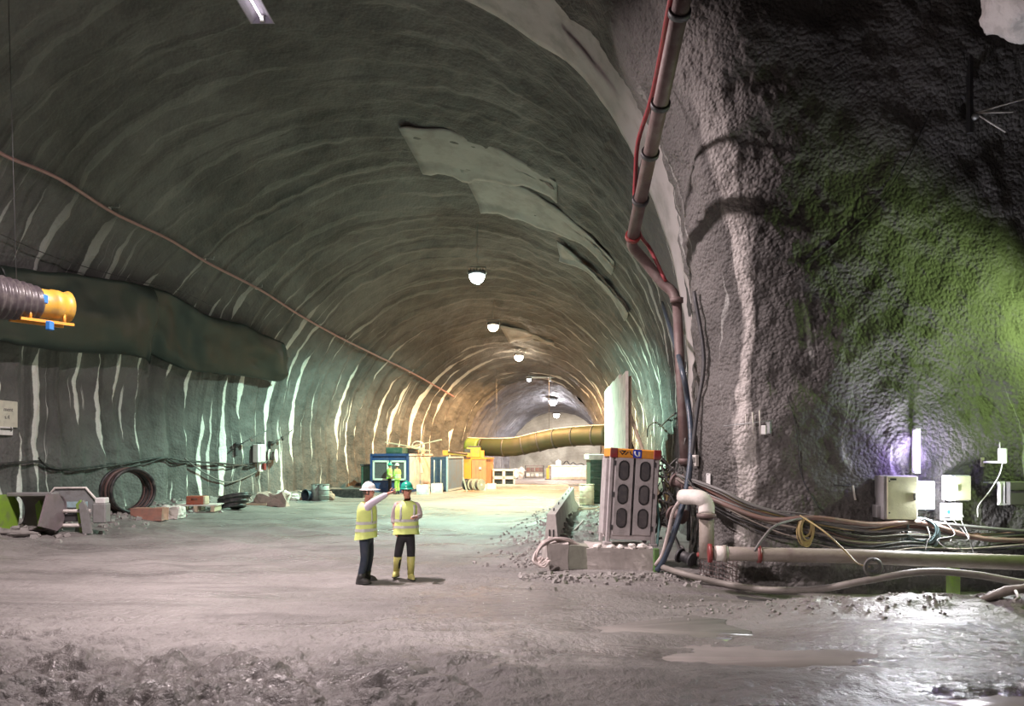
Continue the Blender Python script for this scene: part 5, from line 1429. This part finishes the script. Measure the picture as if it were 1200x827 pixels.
for k, x in enumerate((369, 378)):
    p = lgp(x, 587); t = empty('grey_drum', p, ('left', 'right')[k] + ' one of two dusty grey ribbed drums by the left wall', 'drum', group='dusty grey drums')
    MB().cyl((0, .25, 0), (0, .25, .82), .24, seg=18).build('body', mat('grey_green_drum', (.28, .31, .29), .6, 0, .4), t)
    for z in (.03, .28, .55, .80): MB().cyl((0, .25, z - .02), (0, .25, z + .02), .255, seg=18).build('hoop', MATS['grey_green_drum'], t)
o = MB().box((0, 0, .75), (.09, .05, 1.5), rot('Y', -.28)).build('leaning_plank', WOOD); o.location = lgp(362, 574); o.location.z += .25; tag(o, 'thin pale plank leaning on the left wall above the drums', 'plank')
p = lgp(404, 583); t = empty('black_trough', p, 'long black trough lying behind the man in the white helmet', 'trough', rz=-.1)
MB().prism([(-.95, 0), (.95, 0), (1.0, .42), (.9, .42), (.88, .08), (-.88, .08), (-.9, .42), (-1.0, .42)], (0, 0, 0), (1, 0, 0), (0, 0, 1), (0, .6, 0)).build('body', BLACK, t)
for y in (0.0, .58): MB().box((0, y, .22), (1.86, .04, .42)).build('side_wall', BLACK, t)
rock('brown_rock', lgp(386, 586), (.5, .4, .5), 88, mat('brown_stone', (.33, .22, .17), .8), 'brown rock between the grey drums and the black trough')

# ------------------------------------------------------------------ torn lining sheets on the vault
def lining(name, G, i0, i1, j0, j1, off, m, label, ragged=.5, seed=1, step=3):
    """thin curved sheet following the vault from ring i0 to i1, arch position j0 to j1 (fractions)"""
    nv, nu = G.shape[:2]; n = grid_normals(G)
    I = np.linspace(i0, i1, 14); J = np.arange(int(j0 * nu), int(j1 * nu), step)
    nn = n[int(I[0]), J[0]]; c = G[int(I[0])].mean(0); c[2] = 3
    sg = np.sign(((c - G[int(I[0]), J[0]]) * nn).sum())
    top = []; bot = []
    for a, i in enumerate(I):
        r1 = []; r2 = []
        for b_, j in enumerate(J):
            e = float(fbm(np.array([j * .04 + seed]), np.array([seed * 2.0]), None, 4)[0]) * ragged
            ii = min(max(int(i + (e * 14 if a > 6 else -e * 6)), 0), nv - 1)
            w = off + .05 * float(fbm(np.array([j * .05 + seed]), np.array([a * .35]))[0])
            w += .10 * (a / 13.0) ** 2
            r1.append(Vector(G[ii, j] + sg * n[ii, j] * w)); r2.append(Vector(G[ii, j] + sg * n[ii, j] * (w + .04)))
        top.append(r1); bot.append(r2)
    base = top[0][0].copy(); M = len(J); vs = [p - base for r in top for p in r] + [p - base for r in bot for p in r]; K = len(I) * M
    fs = []
    for a in range(len(I) - 1):
        for b_ in range(M - 1):
            q = (a * M + b_, a * M + b_ + 1, (a + 1) * M + b_ + 1, (a + 1) * M + b_)
            fs.append(q); fs.append(tuple(K + x for x in q[::-1]))
    for b_ in range(M - 1):
        fs.append((b_, K + b_, K + b_ + 1, b_ + 1)); x = (len(I) - 1) * M + b_; fs.append((x, x + 1, K + x + 1, K + x))
    for a in range(len(I) - 1):
        x = a * M; fs.append((x, x + M, K + x + M, K + x)); x = a * M + M - 1; fs.append((x, K + x, K + x + M, x + M))
    o = MB().add(vs, fs, True).build(name, m); o.location = base
    return tag(o, label, 'lining')
LIN = mat('pale_lining', (0.50, 0.46, 0.46), .55, 0, .45, 1.2, .3); LING = mat('grey_lining', (.32, .31, .30), .7, 0, .5, 1.2, .3)
lining('lining_sheet', G1, 0, 30, .08, .60, .06, LIN, 'broad pale lining sheet just behind the portal edge', .25, 1)
for k, (Y, u0, u1, w, lb) in enumerate(((25.0, .34, .49, 26, 'torn pale lining strip above and right of the nearest roof lamp'), (27.5, .27, .45, 22, 'second torn lining strip, below the first, right of the nearest roof lamp'), (31.0, .24, .36, 12, 'narrow lining strip low on the right of the vault beyond the two torn strips'), (44.5, .38, .50, 14, 'warm-lit torn lining patch above the third roof lamp'))):
    i0 = int(np.argmin(np.abs(G1[:, 100, 1] - Y)))
    lining('lining_strip', G1, i0, min(i0 + w, 505), u0, u1, .10, LING, lb, 1.0, 3.3 + k)
# ------------------------------------------------------------------ people
SKIN = mat('skin', (0.55, 0.25, 0.18), .55, 0, .1); JEANS = mat('dark_jeans', (0.03, 0.042, 0.065), .8, 0, .15); BLACKT = mat('black_trousers', (.014, .014, .018), .8, 0, .1)
SHIRT = mat('pale_lilac_shirt', (.58, .52, .60), .8, 0, .1); SHIRT2 = mat('pink_grey_shirt', (.52, .42, .44), .8, 0, .1)
HIVIS = mat('hi_vis_yellow', (.72, .84, .26), .7, 0, .12); HIVISG = mat('hi_vis_green', (.42, .80, .12), .7, 0, .1); REFL = mat('reflective_band', (.62, .62, .60), .35, .2, .1)
HELW = mat('white_helmet', (.80, .77, .75), .3, 0, .1); HELG = mat('green_helmet', (.02, .38, .26), .3, 0, .05); BOOT = mat('yellow_boot', (.55, .52, .16), .5, 0, .3); BOOTD = mat('dark_boot', (.03, .03, .03), .5, 0, .3)
def skin_mesh(name, chains, sub=2):
    """chains: list of (points, radii, links); grown with Skin + Subdivision, returned as a mesh"""
    bm = bmesh.new(); lay = bm.verts.layers.skin.verify()
    for pts, edges, root in chains:
        vs = []
        for p, r in pts:
            v = bm.verts.new(p); v[lay].radius = (r, r) if not isinstance(r, tuple) else r; vs.append(v)
        for a, b in edges: bm.edges.new((vs[a], vs[b]))
        vs[root][lay].use_root = True
    me = bpy.data.meshes.new(name); bm.to_mesh(me); bm.free()
    o = bpy.data.objects.new('tmp', me); COL.objects.link(o)
    sk = o.modifiers.new('s', 'SKIN'); sk.use_smooth_shade = True; sk.branch_smoothing = .3
    ss = o.modifiers.new('u', 'SUBSURF'); ss.levels = ss.render_levels = sub
    dg = bpy.context.evaluated_depsgraph_get()
    res = bpy.data.meshes.new_from_object(o.evaluated_get(dg))
    bpy.data.objects.remove(o); res.name = name
    return res
def mesh_part(name, me, m, parent):
    me.materials.clear(); me.materials.append(m)
    for p in me.polygons: p.use_smooth = True
    return link_mesh(name, me, parent)
def hand_chains(w, d, side, curl=.3, point=False, s=1.0):
    """palm and five fingers from wrist w toward d; side = thumb side"""
    d = Vector(d).normalized(); side = Vector(side); side = (side - d * side.dot(d)).normalized(); nrm = d.cross(side)
    w = Vector(w); out = []
    out.append(([(w - d * .02, .026 * s), (w + d * .035 * s, (.036 * s, .018 * s)), (w + d * .085 * s, (.038 * s, .016 * s))], [(0, 1), (1, 2)], 0))
    for k, (o, l) in enumerate(((.030, .070), (.010, .080), (-.011, .074), (-.030, .058))):
        c = 0.05 if (point and k == 0) else (curl if not point else 1.4)
        b = w + d * .085 * s + side * o * s
        d1 = (d * math.cos(c * .6) - nrm * math.sin(c * .6)); d2 = (d * math.cos(c * 1.6) - nrm * math.sin(c * 1.6))
        out.append(([(b - d * .02, .0095 * s), (b + d1 * l * .5 * s, .009 * s), (b + d1 * l * .5 * s + d2 * l * .5 * s, .008 * s)], [(0, 1), (1, 2)], 0))
    b = w + d * .03 * s + side * .03 * s; td = (d * .6 + side * .7 - nrm * .25).normalized()
    out.append(([(b, .012 * s), (b + td * .035 * s, .0105 * s), (b + td * .035 * s + (td + d).normalized() * .03 * s, .009 * s)], [(0, 1), (1, 2)], 0))
    return out
def ering(c, rx, ry, ang, n=20, tilt=None):
    ca, sa = math.cos(ang), math.sin(ang)
    return [Vector((c[0] + rx * math.cos(2 * PI * k / n) * ca - ry * math.sin(2 * PI * k / n) * sa, c[1] + rx * math.cos(2 * PI * k / n) * sa + ry * math.sin(2 * PI * k / n) * ca, c[2])) for k in range(n)]
def person(loc, label, J, face, torso_ang, sty, props=None):
    t = empty('person', loc, label, 'person')
    V = {k: Vector(v) for k, v in J.items()}
    f = Vector((math.cos(face), math.sin(face), 0))                     # direction the head looks
    tf = Vector((math.cos(torso_ang), math.sin(torso_ang), 0))          # direction the chest faces
    # one continuous body
    mid = V['pelvis'].lerp(V['neck'], .5)
    pts = [(V['pelvis'], .13), (mid, .12), (V['neck'] - Vector((0, 0, .09)), .125), (V['neck'], .055), (V['head'] - Vector((0, 0, .06)), .058)]
    ed = [(0, 1), (1, 2), (2, 3), (3, 4)]
    for s in 'lr':
        n0 = len(pts)
        pts += [(V['sh' + s], .062), (V['el' + s], .042), (V['wr' + s], .028)]; ed += [(2, n0), (n0, n0 + 1), (n0 + 1, n0 + 2)]
        n0 = len(pts)
        pts += [(V['hip' + s], .092), (V['kn' + s], .058), (V['an' + s], .040), (V['toe' + s], .032)]; ed += [(0, n0), (n0, n0 + 1), (n0 + 1, n0 + 2), (n0 + 2, n0 + 3)]
    ch = [(pts, ed, 0)]
    for s in 'lr':
        d = V['hd' + s] if 'hd' + s in V else (V['wr' + s] - V['el' + s])
        ch += hand_chains(V['wr' + s], d, sty.get('thumb' + s, (f.x, f.y, .2)), sty.get('curl' + s, .45), sty.get('point') == s, 1.05)
    body = skin_mesh('body', ch)
    # head with face, joined into the body mesh
    H = V['head']; side = Vector((-f.y, f.x, 0)); m = MB(); rings = []
    for z, rf, rb, rw in ((-.125, .045, .03, .035), (-.112, .075, .04, .052), (-.085, .086, .06, .062), (-.05, .088, .082, .070), (-.01, .086, .096, .075), (.03, .090, .100, .077), (.07, .084, .096, .073), (.105, .058, .072, .054), (.122, .02, .03, .02)):
        r = []
        for k in range(20):
            a = 2 * PI * k / 20; c = math.cos(a)
            r.append(H + f * (c * (rf if c > 0 else rb)) + side * (math.sin(a) * rw) + Vector((0, 0, z)))
        rings.append(r)
    m.loft(rings)
    m.loft([[H + f * q + side * (w * math.cos(2 * PI * k / 8)) + Vector((0, 0, z + h * math.sin(2 * PI * k / 8))) for k in range(8)] for q, w, z, h in ((.07, .014, .0, .030), (.098, .012, -.018, .016), (.112, .010, -.026, .010))])     # nose
    m.ball(H + f * .082 + Vector((0, 0, -.062)), (.016, .022, .008), 8, 5)                                                                            # mouth
    for sg in (-1, 1): m.ball(H + side * sg * .077 - f * .005 + Vector((0, 0, -.015)), (.018, .014, .030), 8, 6)                               # ears
    bm = bmesh.new(); bm.from_mesh(body)
    tmp = bpy.data.meshes.new('t'); tmp.from_pydata([tuple(p) for p in m.v], [], m.f); bm.from_mesh(tmp); bpy.data.meshes.remove(tmp)
    bmesh.ops.recalc_face_normals(bm, faces=bm.faces); bm.to_mesh(body); bm.free()
    mesh_part('body', body, SKIN, t)
    for sg in (-1, 1): MB().ball(H + f * .080 + side * sg * .032 + Vector((0, 0, .012)), .011, 8, 6).build('eye', BLACK, t)
    m = MB(); m.loft([[H + f * (c * rf if (c := math.cos(2 * PI * k / 16)) < .35 else .35 * rf) + side * (math.sin(2 * PI * k / 16) * rw) + Vector((0, 0, z)) for k in range(16)] for z, rf, rw in ((-.06, .090, .070), (-.02, .103, .079), (.03, .106, .082))])
    m.build('hair', mat('grey_brown_hair', (.10, .08, .065), .8), t)
    # helmet
    rings = []
    for k in range(8):
        a = k / 7 * PI / 2; rr = math.cos(a) ** .75 if k < 7 else 0.02
        rings.append([H + Vector((0, 0, .035 + .125 * math.sin(a))) + f * (math.cos(q) * .128 * rr) + side * (math.sin(q) * .108 * rr) for q in [2 * PI * j / 22 for j in range(22)]])
    m = MB().loft(rings)
    hm = m.build('helmet', sty['helmet'], t)
    br = sty.get('brim', .02)
    r0 = [H + Vector((0, 0, .045)) + f * (math.cos(q) * .128) + side * (math.sin(q) * .108) for q in [2 * PI * j / 22 for j in range(22)]]
    r1 = [H + Vector((0, 0, .030)) + f * (math.cos(q) * (.128 + br + (.05 if math.cos(q) > .3 else 0))) + side * (math.sin(q) * (.108 + br)) for q in [2 * PI * j / 22 for j in range(22)]]
    MB().loft([r0, r1, [p - Vector((0, 0, .010)) for p in r1], [p - Vector((0, 0, .012)) for p in r0]], caps=False).build('brim', sty['helmet'], hm)
    MB().tube([H + Vector((0, 0, .155)) + f * .05, H + Vector((0, 0, .168)), H + Vector((0, 0, .155)) - f * .06], .012, 6).build('ridge', sty['helmet'], hm)
    # trousers
    P = [(V['pelvis'] + Vector((0, 0, .10)), .145), (V['pelvis'] - Vector((0, 0, .01)), .150)]; E = [(0, 1)]
    for s in 'lr':
        n0 = len(P); P += [(V['hip' + s].lerp(V['kn' + s], .25), .100), (V['kn' + s], .076), (V['an' + s] + Vector((0, 0, .02)), .066)]; E += [(1, n0), (n0, n0 + 1), (n0 + 1, n0 + 2)]
    mesh_part('trousers', skin_mesh('trousers', [(P, E, 1)]), sty['trousers'], t)
    # shirt
    ab = V['neck'] - Vector((0, 0, .10))
    P = [(V['pelvis'] + Vector((0, 0, .08)), .145), (mid, .138), (ab, .140), (V['neck'] - Vector((0, 0, .005)), .070)]; E = [(0, 1), (1, 2), (2, 3)]
    for s in 'lr':
        n0 = len(P); e = V['wr' + s].lerp(V['el' + s], sty.get('cuff' + s, .1)); P += [(V['sh' + s], .078), (V['el' + s], .060), (e, .045)]; E += [(2, n0), (n0, n0 + 1), (n0 + 1, n0 + 2)]
    mesh_part('shirt', skin_mesh('shirt', [(P, E, 1)]), sty['shirt'], t)
    # vest
    ax = torso_ang + PI / 2; lo, hi = V['pelvis'], V['neck']
    def row(q, rx, ry):
        c = lo.lerp(hi, q); r_ = ering(c, rx, ry, ax, 28); w = max(0, .55 - q)
        out = []
        for k, p in enumerate(r_):
            d_ = p - c; fo = 1 + .10 * w * math.sin(k * 1.35 + q * 5 + lo.x * 9) + .05 * w * math.sin(k * 2.9 + q * 9)
            out.append(c + d_ * fo + Vector((0, 0, -.10 * w * d_.dot(tf) / .2 * -1 * (.4 if q < 0 else .15))))
        return out
    rows = [(-.13, .238, .198), (.03, .222, .185), (.20, .212, .176), (.38, .206, .170), (.55, .212, .168), (.70, .222, .163), (.82, .212, .150), (.90, .175, .132), (.96, .128, .108), (1.0, .085, .085)]
    rings = [row(*r) for r in rows]
    vest = MB().loft(rings, caps=False).build('vest', sty['vest'], t)
    for q in sty.get('bands', (.12, .34)):
        i = [row(q + dz, *[float(np.interp(q + dz, [r[0] for r in rows], [r[kk] for r in rows])) + .006 for kk in (1, 2)]) for dz in (-.045, 0, .045)]
        MB().loft(i, caps=False).build('reflective_band', REFL, vest)
    side_t = Vector((-tf.y, tf.x, 0))
    for sg in (-1, 1):
        pp = [lo.lerp(hi, q) + side_t * sg * .115 + tf * (float(np.interp(q, [r[0] for r in rows], [r[2] for r in rows])) * .86 + .006) for q in (.36, .55, .75, .88)]
        MB().loft([[p - side_t * .022, p + side_t * .022, p + side_t * .022 - tf * .012, p - side_t * .022 - tf * .012] for p in pp]).build('shoulder_band', REFL, vest)
    # boots
    for s in 'lr':
        a, to = V['an' + s], V['toe' + s]; d = (to - a); d.z = 0; d = d.normalized(); sd = Vector((-d.y, d.x, 0)); m = MB()
        zt = sty.get('boot_h', .14); k0 = V['kn' + s]
        upd = (k0 - a).normalized()
        rr = []
        for q, r in ((zt, .074 if zt > .2 else .062), (zt * .6, .066 if zt > .2 else .060), (.06, .058)):
            c = a + upd * (q - .06); rr.append([c + d * (r * 1.1 * math.cos(2 * PI * k / 16)) + sd * (r * math.sin(2 * PI * k / 16)) for k in range(16)])
        m.loft(rr)
        z0 = a.z - .085
        foot = []
        for z, kf, kb, kw in ((0, .185, .085, .05), (.03, .185, .085, .052), (.07, .15, .08, .05), (.10, .08, .07, .045), (.13, .055, .06, .04)):
            foot.append([Vector((a.x, a.y, z0 + z)) + d * (math.cos(q) * (kf if math.cos(q) > 0 else kb)) + sd * (math.sin(q) * kw) for q in [2 * PI * k / 16 for k in range(16)]])
        m.loft(foot)
        b = m.build('boot', sty['boot'], t)
        MB().loft([[p + Vector((0, 0, -.006)) for p in [Vector((a.x, a.y, z0 + z)) + d * (math.cos(q) * (.19 if math.cos(q) > 0 else .09)) + sd * (math.sin(q) * .055) for q in [2 * PI * k / 16 for k in range(16)]]] for z in (0, .022)]).build('sole', BOOTD, b)
    return t
def frm(px0, Y):
    s = Y / F; base = HOR + CAM_H / s
    return lambda px, py, dy=0.0: ((px - px0) * s, dy, (base - py) * s)
# man in the white helmet, pointing
Y = 12.1; q = frm(428, Y)
p1 = Vector(((428 - 600) * Y / F, Y, 0)); p1.z = gz(p1.x, p1.y)
J = dict(head=q(432, 574), neck=q(430, 586), pelvis=q(429, 624), shl=q(427, 591, .19), elL=q(421, 608, .2), wrl=q(421, 621, .14),
         shr=q(432, 590.5, -.17), elr=q(447, 581.5, -.20), wrr=q(458, 575.5, -.16), hdr=(.25, .02, .09),
         hipl=q(430, 626, .09), knl=q(432, 651, .10), anl=q(428, 674.5, .12), toel=q(438, 677.5, .13), hipr=q(428, 626, -.08), knr=q(429, 652, -.10), anr=q(424, 675, -.10), toer=q(434, 678, -.12))
J['ell'] = J.pop('elL')
person(p1, 'man in a white helmet and yellow hi-vis vest pointing right', J, -0.08, -0.15, dict(helmet=HELW, brim=.035, trousers=JEANS, shirt=SHIRT, vest=HIVIS, boot=BOOTD, point='r', cuffr=.12, thumbr=(0, .1, 1), boot_h=.16, bands=(.14, .36)))
# man in the green helmet
Y = 12.25; q = frm(477, Y)
p2 = Vector(((477 - 600) * Y / F, Y, 0)); p2.z = gz(p2.x, p2.y)
J = dict(head=q(477, 574.5, -.03), neck=q(477.5, 587), pelvis=q(476, 622), shl=q(488.5, 591, .03), ell=q(492.5, 605.5, -.03), wrl=q(488, 604, -.24), hdl=(-.05, -.3, .03),
         shr=q(465, 591, -.02), elr=q(461, 607, .02), wrr=q(463, 618.5, -.06), hdr=(.05, -.08, -.3),
         hipl=q(481, 625, .0), knl=q(482, 650, -.03), anl=q(481, 673.5, .03), toel=q(485.5, 677, -.10), hipr=q(471, 625), knr=q(467.5, 649, -.09), anr=q(463.5, 671, .10), toer=q(462, 676, -.05))
person(p2, 'man in a green helmet, hi-vis vest and yellow rubber boots', J, -1.15, -1.35, dict(helmet=HELG, brim=.012, trousers=BLACKT, shirt=SHIRT2, vest=HIVIS, boot=BOOT, boot_h=.40, cuffr=.35, cuffl=.25, curll=.9, bands=(.14, .36)))
o = MB().box((0, 0, 0), (.15, .10, .012), rot('Y', -.35)).build('notepad', WHITEPL); a = Vector(J['wrl']) + p2; o.location = a + Vector((.04, -.14, .03)); tag(o, 'small pale notepad held by the man in the green helmet', 'notepad')
# two workers far behind, by the site office
for px, py, hlm, lb, vs, fa in ((456.5, 577.5, HELG, 'distant worker in green hi-vis clothes and green helmet, left of the pair', HIVISG, 0.0), (465.5, 578.5, HELW, 'distant worker in full hi-vis suit and white helmet, right of the pair', HIVISG, 2.6)):
    g = gnd(px, py); g.z = gz(g.x, g.y); c, s_ = math.cos(fa), math.sin(fa)
    R_ = rotz(fa + PI / 2)
    J = dict(head=(0, -.02, 1.60), neck=(0, 0, 1.43), pelvis=(0, 0, .92), shl=(.19, 0, 1.37), ell=(.25, .0, 1.12), wrl=(.20, -.16, .98), shr=(-.19, 0, 1.37), elr=(-.25, .02, 1.11), wrr=(-.22, -.12, .92),
             hipl=(.09, 0, .88), knl=(.10, -.03, .48), anl=(.11, .02, .085), toel=(.13, -.13, .04), hipr=(-.09, 0, .88), knr=(-.10, -.02, .48), anr=(-.11, .02, .085), toer=(-.13, -.13, .04))
    J = {k: tuple(R_ @ Vector(v)) for k, v in J.items()}
    person(g, lb, J, fa, fa, dict(helmet=hlm, brim=.02, trousers=HIVISG if hlm is HELW else BLACKT, shirt=vs, vest=vs, boot=BOOTD, boot_h=.2))
# ------------------------------------------------------------------ rubble and puddle
def rubble(name, spots, label, m, seed):
    r = random.Random(seed); mb = MB()
    base = [(-1, -1, -1), (1, -1, -1), (1, 1, -1), (-1, 1, -1), (-.8, -.7, 1), (.7, -.8, .9), (.8, .7, 1), (-.7, .8, .8)]
    fs = [(3, 2, 1, 0), (4, 5, 6, 7), (0, 1, 5, 4), (1, 2, 6, 5), (2, 3, 7, 6), (3, 0, 4, 7)]
    for x, y, s in spots:
        R = Matrix.Rotation(r.uniform(0, 6), 3, 'Z') @ Matrix.Rotation(r.uniform(-.6, .6), 3, 'X')
        sz = Vector((s * r.uniform(.7, 1.3), s * r.uniform(.7, 1.2), s * r.uniform(.45, .9)))
        c = Vector((x, y, gz(x, y) + s * .2))
        mb.add([R @ Vector((b[0] * sz.x * r.uniform(.7, 1.1), b[1] * sz.y * r.uniform(.7, 1.1), b[2] * sz.z)) * .5 + c for b in base], fs)
    o = mb.build(name, m); return tag(o, label, 'rubble', kind='stuff')
r = random.Random(77)
sp = []
for k in range(900):
    y = 13.4 + 14 * r.random() ** 1.6; x = 1.0 + .10 * (y - 14) + r.gauss(-.35, .55)
    if x < 1.0 + .12 * (y - 15) + .05: sp.append((x, y, r.uniform(.02, .09)))
rubble('road_rubble', sp, 'grey rubble heaped along the road edge left of the barriers', STONE, 1)
sp = []
for k in range(260):
    px = r.uniform(610, 830); Y = 12.75 - abs(r.gauss(0, .45)); sp.append(((px - 600) * Y / F, Y, r.uniform(.03, .11)))
rubble('block_rubble', sp, 'stones strewn in front of the concrete blocks', STONE, 2)
sp = []
for k in range(380):
    y = r.uniform(17, 37); x = -12.6 + max(0, y - 26) * .27 + r.gauss(-.4, .8); sp.append((x, y, r.uniform(.04, .20)))
rubble('wall_rubble', sp, 'broken stones along the foot of the left wall', STONE, 3)
sp = []
for k in range(300):
    x = r.uniform(2.2, 8.5); y = 9.9 - .1 * (x - 4) + r.gauss(.1, .35); sp.append((x, y, r.uniform(.02, .055)))
rubble('bank_rubble', sp, 'small stones on the bank in front of the muddy hose', STONE, 4)
sp = []
for k in range(260):
    y = r.uniform(17.5, 30); x = r.uniform(1.6 + .13 * (y - 16), 3.2 + .08 * (y - 16)); sp.append((x, y, r.uniform(.03, .12)))
rubble('gravel_strip', sp, 'loose gravel on the strip behind the barriers', STONE, 5)
# wet film in the hollows
m, nt, b = _nt('muddy_water')
co = objco(nt)
nt.links.new(mixc(nt, ramp(nt, noise(nt, co, .6, 3), .4, .65), (.24, .22, .21), (.31, .285, .27)), b.inputs['Base Color'])
b.inputs['Roughness'].default_value = .24; b.inputs['IOR'].default_value = 1.33
bn = N(nt, 'ShaderNodeBump'); bn.inputs['Strength'].default_value = .25; bn.inputs['Distance'].default_value = .01
nt.links.new(noise(nt, co, 5, 3), bn.inputs['Height']); nt.links.new(bn.outputs[0], b.inputs['Normal'])
def puddle(cx, cy, rx, ry, z, seed, label):
    n = 72; top = []; 
    for k in range(n):
        a = 2 * PI * k / n; f = 1 + .22 * float(fbm(np.array([math.cos(a) * 1.5 + seed]), np.array([math.sin(a) * 1.5]))[0])
        top.append(Vector((math.cos(a) * rx * f, math.sin(a) * ry * f, 0)))
    vs = [Vector((0, 0, 0))] + top
    mb = MB().add(vs, [(0, 1 + k, 1 + (k + 1) % n) for k in range(n)], True).add([p for p in top] + [p - Vector((0, 0, .05)) for p in top], [(k, n + k, n + (k + 1) % n, (k + 1) % n) for k in range(n)])
    o = mb.build('puddle', m); o.location = (cx, cy, z); return tag(o, label, 'puddle')
puddle(3.9, 7.75, 3.9, .62, -.07, 1.0, 'long muddy puddle stretching across the right foreground')
puddle(1.4, 9.15, 1.7, .75, -.065, 4.0, 'smaller muddy puddle in front of the concrete blocks')
puddle(4.6, 6.3, 1.5, .45, -.065, 7.0, 'glinting puddle at the lower right corner')
